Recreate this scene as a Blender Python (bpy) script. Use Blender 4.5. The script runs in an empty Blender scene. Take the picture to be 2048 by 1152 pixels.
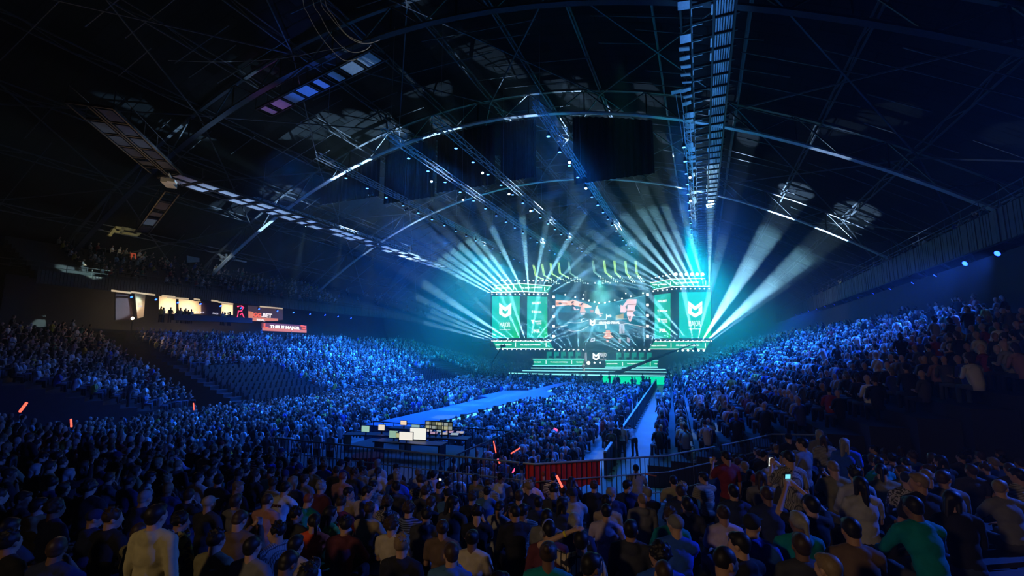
import bpy, bmesh, math, random
import numpy as np
from mathutils import Vector, Matrix, Euler
random.seed(7); rng = np.random.default_rng(7)
SC = bpy.context.scene; COL = SC.collection
PI = math.pi; R = math.radians
# ---------------------------------------------------------------- camera
FPX = 910.2; EYE = Vector((0, 0, 5.5))
YAW = math.atan(376/910); PITCH = math.atan(124/910)
cd = bpy.data.cameras.new('camera'); cam = bpy.data.objects.new('camera', cd); COL.objects.link(cam)
cd.sensor_width = 36; cd.lens = 36*FPX/2048; cd.clip_end = 600; cd.clip_start = 0.05
cam.location = EYE; cam.rotation_euler = (PI/2+PITCH, 0, YAW); SC.camera = cam
RM = Euler((PI/2+PITCH, 0, YAW)).to_matrix(); RMT = RM.transposed()
def ray(px, py): return RM @ Vector(((px-1024)/FPX, -(py-576)/FPX, -1))
def atz(px, py, z): d = ray(px, py); return EYE + d*((z-EYE.z)/d.z)
def aty(px, py, y): d = ray(px, py); return EYE + d*(y/d.y)
def atx(px, py, x): d = ray(px, py); return EYE + d*(x/d.x)
def pix(p):
    v = RMT @ (Vector(p)-EYE)
    return (1024+v.x/-v.z*FPX, 576-v.y/-v.z*FPX) if v.z < -0.1 else (-9999, -9999)
def zvault(x): return 30.3-.0085*(x+22)**2
# ---------------------------------------------------------------- materials
MATS = {}
def mat(name, col, rough=.7, metal=0, var=.25, scale=8, emit=None, es=0, bump=0, spec=.3):
    if name in MATS: return MATS[name]
    m = bpy.data.materials.new(name); m.use_nodes = True; nt = m.node_tree; b = nt.nodes['Principled BSDF']
    b.inputs['Roughness'].default_value = rough; b.inputs['Metallic'].default_value = metal
    b.inputs['Specular IOR Level'].default_value = spec
    tc = nt.nodes.new('ShaderNodeTexCoord'); no = nt.nodes.new('ShaderNodeTexNoise'); no.inputs['Scale'].default_value = scale
    no.inputs['Detail'].default_value = 3
    mx = nt.nodes.new('ShaderNodeMix'); mx.data_type = 'RGBA'
    mx.inputs[6].default_value = (*[c*(1-var) for c in col[:3]], 1); mx.inputs[7].default_value = (*[min(1, c*(1+var)) for c in col[:3]], 1)
    nt.links.new(tc.outputs['Object'], no.inputs['Vector']); nt.links.new(no.outputs['Fac'], mx.inputs[0]); nt.links.new(mx.outputs[2], b.inputs['Base Color'])
    if bump:
        bp = nt.nodes.new('ShaderNodeBump'); bp.inputs['Strength'].default_value = bump
        nt.links.new(no.outputs['Fac'], bp.inputs['Height']); nt.links.new(bp.outputs['Normal'], b.inputs['Normal'])
    if emit is not None:
        b.inputs['Emission Color'].default_value = (*emit, 1); b.inputs['Emission Strength'].default_value = es
    MATS[name] = m; return m
def glow(name, col, es):
    m = mat(name, (.02, .02, .02), emit=col, es=es)
    if name not in ('led_green', 'led_bright_green'): m.cycles.emission_sampling = 'NONE'
    return m
def pattern(name, c1, c2, kind, scale):
    m = mat(name, c1); nt = m.node_tree; b = nt.nodes['Principled BSDF']; tc = [n for n in nt.nodes if n.type == 'TEX_COORD'][0]
    if kind == 'stripe':
        t = nt.nodes.new('ShaderNodeTexWave'); t.bands_direction = 'Z'; t.inputs['Scale'].default_value = scale; out = t.outputs['Fac']
    elif kind == 'vstripe':
        t = nt.nodes.new('ShaderNodeTexWave'); t.bands_direction = 'DIAGONAL'; t.inputs['Scale'].default_value = scale; out = t.outputs['Fac']
    elif kind == 'check':
        t = nt.nodes.new('ShaderNodeTexBrick'); t.offset = 0; t.inputs['Scale'].default_value = scale; t.inputs['Brick Width'].default_value = .5; t.inputs['Row Height'].default_value = .5; t.inputs['Mortar Size'].default_value = .06; out = t.outputs['Fac']
    else:
        t = nt.nodes.new('ShaderNodeTexNoise'); t.inputs['Scale'].default_value = scale; t.inputs['Detail'].default_value = 1; t.inputs['Distortion'].default_value = 1.5; out = t.outputs['Fac']
    nt.links.new(tc.outputs['Object'], t.inputs['Vector'])
    r = nt.nodes.new('ShaderNodeValToRGB'); r.color_ramp.interpolation = 'CONSTANT'
    r.color_ramp.elements[0].color = (*c1, 1); r.color_ramp.elements[1].color = (*c2, 1); r.color_ramp.elements[1].position = .5
    nt.links.new(out, r.inputs[0]); nt.links.new(r.outputs[0], b.inputs['Base Color']); return m
# ---------------------------------------------------------------- mesh builder
def frame(d, up=None):
    d = Vector(d).normalized(); a = Vector(up) if up else (Vector((0, 0, 1)) if abs(d.z) < .95 else Vector((0, 1, 0)))
    u = d.cross(a).normalized(); w = u.cross(d); return d, u, w
class MB:
    def __init__(s): s.v = []; s.f = []; s.m = []
    def add(s, vs, fs, mi=0):
        o = len(s.v); s.v += [tuple(p) for p in vs]; s.f += [tuple(i+o for i in f) for f in fs]; s.m += [mi]*len(fs); return s
    def box(s, c, d, mi=0, M=None):
        c = Vector(c); h = Vector(d)/2
        vs = [Vector((x*h.x, y*h.y, z*h.z)) for x in (-1, 1) for y in (-1, 1) for z in (-1, 1)]
        vs = [(M @ v if M else v)+c for v in vs]
        return s.add(vs, [(0, 1, 3, 2), (4, 6, 7, 5), (0, 4, 5, 1), (2, 3, 7, 6), (0, 2, 6, 4), (1, 5, 7, 3)], mi)
    def bar(s, p, q, w, h=None, mi=0, up=None):
        p, q = Vector(p), Vector(q); h = h or w
        if (q-p).length < 1e-6: return s
        d, u, k = frame(q-p, up)
        vs = [e+u*(a*w/2)+k*(b*h/2) for e in (p, q) for a, b in ((-1, -1), (1, -1), (1, 1), (-1, 1))]
        return s.add(vs, [(3, 2, 1, 0), (4, 5, 6, 7), (0, 1, 5, 4), (1, 2, 6, 5), (2, 3, 7, 6), (3, 0, 4, 7)], mi)
    def tube(s, pts, r, n=6, mi=0):
        pts = [Vector(p) for p in pts]; rs = r if isinstance(r, (list, tuple)) else [r]*len(pts); vs = []; fs = []
        for i, p in enumerate(pts):
            d = pts[min(i+1, len(pts)-1)]-pts[max(i-1, 0)]; _, u, w = frame(d)
            for k in range(n):
                a = 2*PI*k/n; vs.append(p+(u*math.cos(a)+w*math.sin(a))*rs[i])
        for i in range(len(pts)-1):
            for k in range(n): a = i*n+k; b = i*n+(k+1) % n; fs.append((a, b, b+n, a+n))
        fs.append(tuple(range(n-1, -1, -1))); fs.append(tuple(range((len(pts)-1)*n, len(pts)*n)))
        return s.add(vs, fs, mi)
    def disc(s, c, d, r, n=12, mi=0):
        d, u, w = frame(d); c = Vector(c)
        return s.add([c+(u*math.cos(2*PI*k/n)+w*math.sin(2*PI*k/n))*r for k in range(n)], [tuple(range(n))], mi)
    def ell(s, c, r, M=None, mi=0, nu=12, nv=8):
        c = Vector(c); vs = []; fs = []
        for j in range(nv+1):
            t = PI*j/nv
            for i in range(nu):
                a = 2*PI*i/nu; v = Vector((math.sin(t)*math.cos(a)*r[0], math.sin(t)*math.sin(a)*r[1], math.cos(t)*r[2]))
                vs.append((M @ v if M else v)+c)
        for j in range(nv):
            for i in range(nu): a = j*nu+i; b = j*nu+(i+1) % nu; fs.append((a, a+nu, b+nu, b))
        return s.add(vs, fs, mi)
    def cap(s, p, q, r1, r2, n=10, mi=0, flat=1.0, side=None):
        p, q = Vector(p), Vector(q); d, u, w = frame(q-p, side); L = (q-p).length; pts = []
        for k in range(5): t = PI/2*(1-k/4); pts.append((-math.sin(t)*r1, max(math.cos(t)*r1, 1e-4)))
        for k in range(5): t = PI/2*k/4; pts.append((L+math.sin(t)*r2, max(math.cos(t)*r2, 1e-4)))
        vs = [p+d*a+(u*math.cos(2*PI*i/n)+w*math.sin(2*PI*i/n)*flat)*b for a, b in pts for i in range(n)]; fs = []
        for j in range(len(pts)-1):
            for i in range(n): a = j*n+i; b = j*n+(i+1) % n; fs.append((a, b, b+n, a+n))
        fs.append(tuple(range(n-1, -1, -1))); fs.append(tuple(range((len(pts)-1)*n, len(pts)*n)))
        return s.add(vs, fs, mi)
    def slab(s, poly, d, mi=0):
        """closed slab: polygon (list of 3d points) pushed by vector d"""
        n = len(poly); d = Vector(d); vs = [Vector(p) for p in poly]+[Vector(p)+d for p in poly]
        fs = [tuple(range(n)), tuple(range(2*n-1, n-1, -1))]+[(i, i+n, (i+1) % n+n, (i+1) % n) for i in range(n)]
        return s.add(vs, fs, mi)
    def mesh(s, name, mats=(), smooth=False):
        me = bpy.data.meshes.new(name); me.from_pydata(s.v, [], s.f)
        for m in mats: me.materials.append(m)
        if len(mats) > 1: me.polygons.foreach_set('material_index', s.m)
        if smooth: me.polygons.foreach_set('use_smooth', [True]*len(s.f))
        me.update(); return me
    def obj(s, name, mats, parent=None, loc=None, smooth=False):
        if not isinstance(mats, (list, tuple)): mats = [mats]
        me = s.mesh(name, mats, smooth); return link(name, me, parent, loc)
def link(name, me, parent=None, loc=None, rot=None):
    o = bpy.data.objects.new(name, me); COL.objects.link(o)
    if parent is not None: o.parent = parent
    if loc is not None: o.location = loc
    if rot is not None: o.rotation_euler = rot
    return o
def empty(name, loc=(0, 0, 0), rz=0):
    o = bpy.data.objects.new(name, None); COL.objects.link(o); o.location = loc; o.rotation_euler = (0, 0, rz); return o
def tag(o, label=None, cat=None, group=None, kind=None):
    if label: o['label'] = label
    if cat: o['category'] = cat
    if group: o['group'] = group
    if kind: o['kind'] = kind
    return o
def struct(o, label=None): o['kind'] = 'structure'; return tag(o, label)
NTH = 'first second third fourth fifth sixth seventh eighth ninth tenth eleventh twelfth thirteenth fourteenth fifteenth sixteenth seventeenth eighteenth nineteenth twentieth'.split()
def nth(i): return NTH[i] if i < 20 else ['twenty', 'thirty', 'forty', 'fifty', 'sixty', 'seventy'][(i+1)//10-2]+('-'+NTH[(i+1) % 10-1] if (i+1) % 10 else 'th')
# ---------------------------------------------------------------- lights
def spot(p, d, col, E, ang, blend=.3, r=.1, vol=1, dif=1, parent=None):
    l = bpy.data.lights.new('spot', 'SPOT'); l.energy = E; l.color = col; l.spot_size = R(ang); l.spot_blend = blend; l.shadow_soft_size = r
    l.volume_factor = vol; l.diffuse_factor = dif; l.specular_factor = dif
    o = bpy.data.objects.new('spot_light', l); COL.objects.link(o); o.location = p; o.rotation_euler = Vector(d).to_track_quat('-Z', 'Y').to_euler(); return o
def area(p, d, col, E, sx, sy, vol=0):
    l = bpy.data.lights.new('area', 'AREA'); l.energy = E; l.color = col; l.shape = 'RECTANGLE'; l.size = sx; l.size_y = sy; l.volume_factor = vol
    o = bpy.data.objects.new('area_light', l); COL.objects.link(o); o.location = p; o.rotation_euler = Vector(d).to_track_quat('-Z', 'Y').to_euler(); return o
w = bpy.data.worlds.new('world'); SC.world = w; w.use_nodes = True; nt = w.node_tree
nt.nodes['Background'].inputs[0].default_value = (.02, .02, .02, 1); nt.nodes['Background'].inputs[1].default_value = .05
vs_ = nt.nodes.new('ShaderNodeVolumeScatter'); vs_.inputs['Density'].default_value = .0012; vs_.inputs['Anisotropy'].default_value = .5
vs_.inputs['Color'].default_value = (.85, 1, .85, 1)
nt.links.new(vs_.outputs[0], nt.nodes['World Output'].inputs['Volume'])
SC.view_settings.view_transform = 'Standard'; SC.view_settings.look = 'None'; SC.view_settings.exposure = 0; SC.view_settings.gamma = 1
SC.cycles.use_denoising = True; SC.cycles.max_bounces = 3; SC.cycles.diffuse_bounces = 2; SC.cycles.glossy_bounces = 1; SC.cycles.volume_bounces = 0
SC.cycles.transmission_bounces = 1; SC.cycles.transparent_max_bounces = 16; SC.cycles.sample_clamp_indirect = 4; SC.cycles.sample_clamp_direct = 0; SC.cycles.use_light_tree = True
SC.cycles.caustics_reflective = False; SC.cycles.caustics_refractive = False
# ---------------------------------------------------------------- common materials
BLACK = mat('black_metal', (.018, .018, .02), .5, .3)
STEEL = mat('grey_steel', (.065, .07, .075), .55, .2)
PALE = mat('pale_steel', (.42, .43, .44), .5, .1)
DECK = mat('roof_deck', (.012, .013, .014), .8, bump=.2, scale=3)
CLOTH = mat('black_drape', (.014, .015, .017), .95, scale=2, bump=.3)
CONC = mat('terrace_concrete', (.03, .032, .036), .8, scale=2)
# ================================================================ the hall
XL, XR, Y0, Y1 = -58, 17, -14, 122
fm = mat('floor_concrete', (.11, .125, .13), .45, var=.5, scale=.6, spec=.4)
struct(MB().box((-21, 55, -.15), (120, 150, .3)).obj('floor', fm))
def vaultgrid(off, thick, y0, y1, x0, x1, n=40):
    m = MB(); vs = []; fs = []
    for i in range(n+1):
        x = x0+(x1-x0)*i/n; z = zvault(x)+off; vs += [(x, y0, z), (x, y1, z), (x, y0, z+thick), (x, y1, z+thick)]
    for i in range(n):
        a = i*4; b = a+4; fs += [(a, a+1, b+1, b), (a+2, b+2, b+3, a+3), (a, b, b+2, a+2), (a+1, a+3, b+3, b+1)]
    fs += [(0, 2, 3, 1), (n*4, n*4+1, n*4+3, n*4+2)]
    return m.add(vs, fs)
dk = bpy.data.materials.new('roof_sheeting'); dk.use_nodes = True; nt = dk.node_tree; b = nt.nodes['Principled BSDF']; b.inputs['Roughness'].default_value = .8; b.inputs['Specular IOR Level'].default_value = .05
tc = nt.nodes.new('ShaderNodeTexCoord'); br = nt.nodes.new('ShaderNodeTexBrick'); br.inputs['Scale'].default_value = 1; br.inputs['Brick Width'].default_value = 3.2; br.inputs['Row Height'].default_value = 1.1
br.inputs['Mortar Size'].default_value = .05; br.inputs['Color1'].default_value = (.005, .006, .0065, 1); br.inputs['Color2'].default_value = (.010, .011, .012, 1); br.inputs['Mortar'].default_value = (.002, .002, .002, 1)
nt.links.new(tc.outputs['Object'], br.inputs['Vector']); df = nt.nodes.new('ShaderNodeBsdfDiffuse'); nt.links.new(br.outputs['Color'], df.inputs['Color']); nt.links.new(df.outputs[0], nt.nodes['Material Output'].inputs['Surface']); nt.nodes.remove(b)
struct(vaultgrid(3.0, .3, Y0, Y1, -76, 32).obj('ceiling', dk))
wm = mat('hall_wall', (.022, .024, .028), .9, scale=1)
struct(MB().box((-76, 54, 13), (.4, 136, 27)).obj('wall_left', wm))
struct(MB().box((32, 54, 8), (.4, 136, 17)).obj('wall_right', wm))
struct(MB().box((-22, 122, 16), (108, .4, 34)).obj('wall_far', wm))
struct(MB().box((-22, -14, 16), (108, .4, 34)).obj('wall_rear', wm))
# roof arches: wide bottom flange with light and shade in its colour, top chord, lattice
def arch(Y, x0, x1, pale):
    m = MB(); n = 34; P = []
    for i in range(n+1):
        x = x0+(x1-x0)*i/n; P.append((x, zvault(x)))
    for i in range(n):
        (xa, za), (xb, zb) = P[i], P[i+1]
        m.bar((xa, Y, za), (xb, Y, zb), .5, .14, mi=0, up=(0, 0, 1))
        m.bar((xa, Y, za+2.4), (xb, Y, zb+2.4), .3, .2, mi=1, up=(0, 0, 1))
        m.bar((xa, Y, za), (xb if i % 2 == 0 else xa, Y, (zb if i % 2 == 0 else za)+2.4), .1, mi=1)
        m.bar((xb, Y, zb), (xa if i % 2 == 1 else xb, Y, (za if i % 2 == 1 else zb)+2.4), .1, mi=1)
    return struct(m.obj('roof_arch', [mat('arch_flange_lit', (.45, .47, .48), .6) if pale else mat('arch_flange_shaded', (.045, .05, .055), .9, spec=.05), STEEL]))  # lit and shaded copies of one flange colour
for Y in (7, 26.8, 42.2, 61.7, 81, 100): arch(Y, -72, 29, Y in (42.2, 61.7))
# purlins along the hall and bracing in the bays
AY = (-12, 7, 26.8, 42.2, 61.7, 81, 100, 120)
for x in range(-68, 30, 6):
    m = MB(); z = zvault(x)+2.2
    for dz in (0, .7): m.bar((x, Y0+1, z+dz), (x, Y1-1, z+dz), .12, .1)
    k = 0; y = Y0+1.0
    while y < Y1-4:
        m.bar((x, y, z+(.7 if k % 2 else 0)), (x, y+3, z+(0 if k % 2 else .7)), .06); y += 3; k += 1
    struct(m.obj('roof_purlin', STEEL))
for i in range(len(AY)-1):
    m = MB()
    for x in range(-68, 25, 12):
        for s in (0, 1):
            xa, xb = (x, x+12) if s else (x+12, x)
            m.bar((xa, AY[i], zvault(xa)+1.9), (xb, AY[i+1], zvault(xb)+1.9), .1, .1)
    y = AY[i]
    while y < AY[i+1]-2:
        y += 1.5+random.random()*.8
        x = -68+random.random()*30
        while x < 20:
            L = 3+random.random()*8; m.bar((x, y, zvault(x)+2.0), (x+L, y, zvault(x+L)+2.0), .06, .06); x += L+2+random.random()*9
    struct(m.obj('roof_bracing', STEEL))
# black drapes hung below the second arch and further back
for k, (xa, xb, zb, yy) in enumerate(((-44.1, -34.9, 23.8, 42.5), (-34.1, -27.1, 22.7, 42.5), (-26.8, -19.6, 23.1, 42.5), (-18.9, -14.9, 23.2, 42.5), (-10.9, -3.2, 21.8, 42.5))):
    m = MB(); n = 40; f = []; vs = []
    for i in range(n+1):
        x = xa+(xb-xa)*i/n; w_ = .12*math.sin(i*1.9)
        vs += [(x, yy+w_, zvault(x)-.3), (x, yy+w_, zb), (x, yy+w_+.03, zb), (x, yy+w_+.03, zvault(x)-.3)]
    for i in range(n):
        a = i*4; b_ = a+4
        for j in range(4): f.append((a+j, b_+j, b_+(j+1) % 4, a+(j+1) % 4))
    m.add(vs, f)
    tag(m.obj('hanging_drape', CLOTH), f'tall black drape hanging under the big roof arch, {nth(k)} of five from the left', 'drape', 'black drapes under the roof arch')
# ---------------------------------------------------------------- stepped stands
def zleft(x, y):
    f = 1 if y < 75 else max(.35, 1-(y-75)/45)
    return .5+max(0, (-36.2-x))*.33*f
def inner_right(y): return -2.4-(max(y, 20)-22)*.055
def zright(x, y): return .5+max(0, x-inner_right(y))*.37
def zrear(x, y):
    z = 1.18+.135*max(0, 11.5-y)
    if x > 1: z += .05*(x-1)
    if x < -22: z += .03*(-22-x)
    return z
def terrace(rows, mat_, name):
    """rows: list of polylines pairs [(inner pts, outer pts, z list)]"""
    m = MB()
    for inn, out, zz, zb in rows:
        n = len(inn); vs = []; fs = []
        for i in range(n):
            vs += [(inn[i][0], inn[i][1], zb[i]), (inn[i][0], inn[i][1], zz[i]), (out[i][0], out[i][1], zz[i]), (out[i][0], out[i][1], zb[i])]
        for i in range(n-1):
            a = i*4
            for j in range(3): fs.append((a+j, a+4+j, a+5+j, a+1+j))
            fs.append((a+3, a+7, a+4, a))
        fs += [(0, 1, 2, 3), ((n-1)*4+3, (n-1)*4+2, (n-1)*4+1, (n-1)*4)]
        m.add(vs, fs)
    return struct(m.obj(name, mat_))
rows = []
ys = [28, 40, 52, 64, 75, 86, 98, 110]
for k in range(20):
    xa = -36.2-k*.9; xb = xa-.9; z = [zleft(xb, y) for y in ys]; rows.append(([(xa, y) for y in ys], [(xb, y) for y in ys], z, [0]*len(ys)))
terrace(rows, CONC, 'grandstand_left')
rows = []
def right_start(k): return 20-k*.5
for k in range(18):
    ys = [right_start(k), 35, 50, 65, 80, 95, 108]; o = k*.95; xa = [inner_right(y)+o for y in ys]; xb = [a+.95 for a in xa]; z = [.5+(o+.95)*.37]*len(ys)
    rows.append((list(zip(xa, ys)), list(zip(xb, ys)), z, [0]*len(ys)))
terrace(rows, CONC, 'grandstand_right')
# rear stand, rows across the hall, rising behind the front rail
rows = []; xs = [-46, -34, -22, -12, -8, -4, -1, 1, 6, 11, 16]
def ffront(x): return 10.9+(0 if x < -4 else (x+4)*.75 if x < -1 else 2.25+(x+1)*1.45 if x < 2 else 6.6)
for k in range(22):
    ya = [ffront(x)-k*.85 for x in xs]; yb = [y-.85 for y in ya]; z = [zrear(x, 11.5-k*.85) for x in xs]
    rows.append((list(zip(xs, ya)), list(zip(xs, yb)), z, [0]*len(xs)))
terrace(rows, CONC, 'grandstand_rear')
def row_of(x, y): return max(0, int((ffront(x)-y)/.85))
def zstand(x, y): return zrear(x, 11.5-row_of(x, y)*.85)
# corner stand, rear left: curved rows
rows = []; cx, cy = -34, 24
for k in range(20):
    ra = 3+k*.9; rb = ra+.9; an = [R(a) for a in range(176, 262, 8)]
    rows.append(([(cx+ra*math.cos(a), cy+ra*math.sin(a)) for a in an], [(cx+rb*math.cos(a), cy+rb*math.sin(a)) for a in an], [.8+(k+1)*.3]*len(an), [0]*len(an)))
terrace(rows, CONC, 'grandstand_corner')
# upper balcony, left, with a front wall, and the back wall of the lower gallery
rows = []; ys = list(range(22, 112, 10))
for k in range(13):
    xa = -58-k*.85; z = 13.0+k*.5; rows.append(([(xa, y) for y in ys], [(xa-.85, y) for y in ys], [z]*len(ys), [z-.7]*len(ys)))
terrace(rows, CONC, 'balcony_left')
def slats(m, X, y0, y1, z0, z1, st, dx):
    y = y0
    while y < y1: m.box((X+dx*random.random()*.3, y, (z0+z1)/2), (.06, st*.82, z1-z0)); y += st
wood = mat('dark_wood_slat', (.06, .055, .055), .7, scale=3, var=.5)
m = MB(); slats(m, -57.2, 22, 112, 11.7, 13.0, .28, .2); m.box((-57.4, 67, 12.35), (.15, 90, 1.3)); struct(m.obj('balcony_front_left', wood))
m = MB(); slats(m, 15.2, 20, 112, 11.3, 13.1, .28, .2); m.box((15.45, 66, 12.2), (.15, 92, 1.8)); struct(m.obj('balcony_front_right', mat('grey_wood_slat', (.06, .055, .05), .7, scale=3, var=.5)))
rows = []; ys = list(range(18, 114, 12))
for k in range(13):
    xa = 16+k*.85; z = 12.9+k*.45; rows.append(([(xa, y) for y in ys], [(xa+.85, y) for y in ys], [z]*len(ys), [z-.7]*len(ys)))
terrace(rows, CONC, 'balcony_right')
for nm, X, zz, dz in (('balcony_rail_right', 15.3, 13.1, (.45, .95)), ('balcony_rail_left', -57.2, 13.0, (.35, .75))):
    m = MB()
    for d_ in dz: m.tube([(X, 20, zz+d_), (X, 112, zz+d_)], .03, 6)
    y = 20
    while y < 112: m.box((X, y, zz+dz[1]/2), (.04, .04, dz[1])); y += 2
    tag(m.obj(nm, STEEL), 'long twin metal handrail on top of the '+('right' if X > 0 else 'left')+' balcony front', 'handrail')
struct(MB().box((16.2, 66, 5.5), (.3, 92, 11)).obj('wall_right_lower', wm))
# left gallery: floor slab, lit rooms
struct(MB().box((-60.5, 72, 7.5), (6, 100, .3)).obj('gallery_floor', wm))
struct(MB().box((-54.2, 66, 3.6), (.3, 76, 7.4)).obj('gallery_front_left', mat('gallery_black', (.03, .03, .035), .8, scale=1)))
struct(MB().box((-63.5, 72, 10), (.2, 100, 6)).obj('wall_gallery_back', mat('gallery_back', (.05, .045, .05), .8, scale=1)))
# ================================================================ lighting trusses with blue lamps
BLUE = (.03, .16, 1.0)
LENSB = glow('blue_lens', (.08, .28, 1), 6); LENSW = glow('white_lens', (.75, .95, 1), 7); LENSG = glow('pale_green_lens', (.55, 1, .85), 10)
def box_truss(name, X, y0, y1, z, label, w=.45, sag=0):
    m = MB(); n = int((y1-y0)/1.0)
    for dx in (-w/2, w/2):
        for dz in (0, w): m.tube([(X+dx, y0, z+dz), (X+dx, y1, z+dz)], .035, 5)
    for i in range(n):
        ya = y0+(y1-y0)*i/n; yb = y0+(y1-y0)*(i+1)/n
        for dx in (-w/2, w/2): m.bar((X+dx, ya, z+(0 if i % 2 else w)), (X+dx, yb, z+(w if i % 2 else 0)), .035)
        for dz in (0, w): m.bar((X-w/2, ya, z+dz), (X+w/2, yb if i % 2 else ya, z+dz), .035)
    y = y0+1
    while y < y1: m.tube([(X, y, z+w), (X, y, zvault(X)+2)], .012, 4); y += 12
    return tag(m.obj(name, PALE), label, 'truss', 'lighting trusses')
def lampmesh(r, h, lens):
    m = MB(); m.tube([(0, 0, h+.35), (0, 0, h)], .05, 6); m.box((0, 0, h+.02), (r*1.6, .06, .06))
    m.tube([(0, 0, h), (0, 0, h*.85), (0, 0, h*.3), (0, 0, 0)], [r*.4, r*.75, r, r], 12); m.disc((0, 0, -.01), (0, 0, -1), r*.92, 12, 1)
    return m.mesh('blue_lamp', [BLACK, lens])
blm = lampmesh(.15, .38, LENSB)
ROWS = [('A', -31, 32.9, 16, 'truss left of the middle'), ('B', -22.7, 31.4, 16, 'second truss from the left over the floor'), ('C', -17.9, 31.2, 16, 'middle truss over the floor'),
        ('D', -10.2, 32.1, 16, 'truss right of the middle'), ('E', -.5, 38.2, 14, 'truss beside the right catwalk'), ('F', -46.6, 39.1, 14, 'truss along the left stand')]
for r_, X, ya, n, lab in ROWS:
    box_truss('lighting_truss', X+.35, ya-4, ya+n*3.15+2, 22.35, 'long aluminium box truss, the '+lab)
    for i in range(n):
        y = ya+i*3.07
        o = link('blue_lamp', blm, loc=(X, y, 22.0)); tag(o, f'blue downlight, {nth(i)} from near end of the {lab}', 'stage lamp', 'blue downlights on the trusses')
        if i < (7 if r_ == 'E' else 10): spot((X, y, 21.95), (0, 0, -1), BLUE, 110000 if i < 7 else 24000, 6, .7, .12, dif=.04)
# a few white moving heads on the trusses, some throwing a thin beam to the left
mh = MB(); mh.box((0, 0, .42), (.3, .3, .14)); mh.box((-.17, 0, .2), (.04, .12, .4)); mh.box((.17, 0, .2), (.04, .12, .4)); mh.tube([(0, 0, .28), (0, 0, .1), (0, 0, 0)], [.1, .14, .13], 10); mh.disc((0, 0, -.01), (0, 0, -1), .12, 10, 1)
mhm = mh.mesh('moving_head_lamp', [BLACK, LENSW])
for i, (px, py, bx, by) in enumerate(((737, 389, 640, 415), (809, 420, 735, 445), (863, 363, 868, 440), (926, 400, 905, 440), (965, 346, 975, 400), (1018, 388, 1022, 430), (1061, 422, 1066, 440), (1139, 325, 1142, 345), (1172, 377, 1172, 420), (1380, 355, 1382, 380), (1381, 402, 1382, 430), (612, 452, 606, 480), (683, 473, 680, 500), (748, 491, 746, 510))):
    p = atz(px, py, 21.9); q = aty(bx, by, p.y-2); d = (q-p).normalized()
    o = link('moving_head_lamp', mhm, loc=p); o.rotation_euler = d.to_track_quat('-Z', 'Y').to_euler()
    tag(o, f'small white moving head lamp under a lighting truss, {nth(i)} of fourteen', 'stage lamp', 'white moving heads on the trusses')
    spot(p+d*.1, d, (.6, 1, .95), 90000 if i < 2 else 16000, 5, .3, .08, dif=.1)
# ---------------------------------------------------------------- catwalks
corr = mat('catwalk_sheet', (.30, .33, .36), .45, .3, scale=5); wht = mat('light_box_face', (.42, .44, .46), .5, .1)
def catwalk_right():
    t = empty('catwalk', (1.14, 62, 24.9)); t.scale = (.95, 1, .95); tag(t, 'long straight catwalk with ribbed metal deck running away overhead on the right', 'catwalk', 'ceiling catwalks')
    m = MB()
    for x in (-1.35, -.75, .55, 1.75): m.bar((x, -55, 0), (x, 46, 0), .12, .22)
    y = -55
    while y < 46: m.bar((-1.5, y, .02), (2.0, y, .02), .09, .16); m.bar((-1.35, y, 0), (-1.35, y, 2.2), .06); m.bar((1.75, y, 0), (1.75, y, 2.2), .06); y += 1.55
    m.obj('frame', BLACK, t)
    m = MB()
    for i in range(7): m.bar((.72+i*.15, -55, .16), (.72+i*.15, 46, .16), .09, .07)
    m.obj('ribbed_deck', corr, t)
    m = MB()
    y = -55
    while y < 46:
        if random.random() < .55: MB().box((.5, y+.8, .05), (.2, .9, .05)).obj('cable_cover', wht, t)
        y += 1.55
    m = MB()
    y = -55; 
    while y < 46: MB().bar((-.72, y+.1, -.1), (-.1, y+.1, -.1), .05).bar((-.72, y+.1, -.1), (-.72, y+.75, -.1), .05).obj('hanger_bracket', PALE, t); y += 1.55
    y = -45
    while y < 44:
        if random.random() < .62:
            m = MB(); m.box((0, 0, 0), (.66, .55, .07), M=Euler((random.uniform(-.5, .5), random.uniform(-.2, .2), 0)).to_matrix()); m.bar((0, .1, 0), (0, .1, .3), .04)
            o = m.obj('light_box', wht, t); o.location = (-1.2+random.uniform(-.1, .1), y, -.3)
        y += 1.0
catwalk_right()
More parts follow.
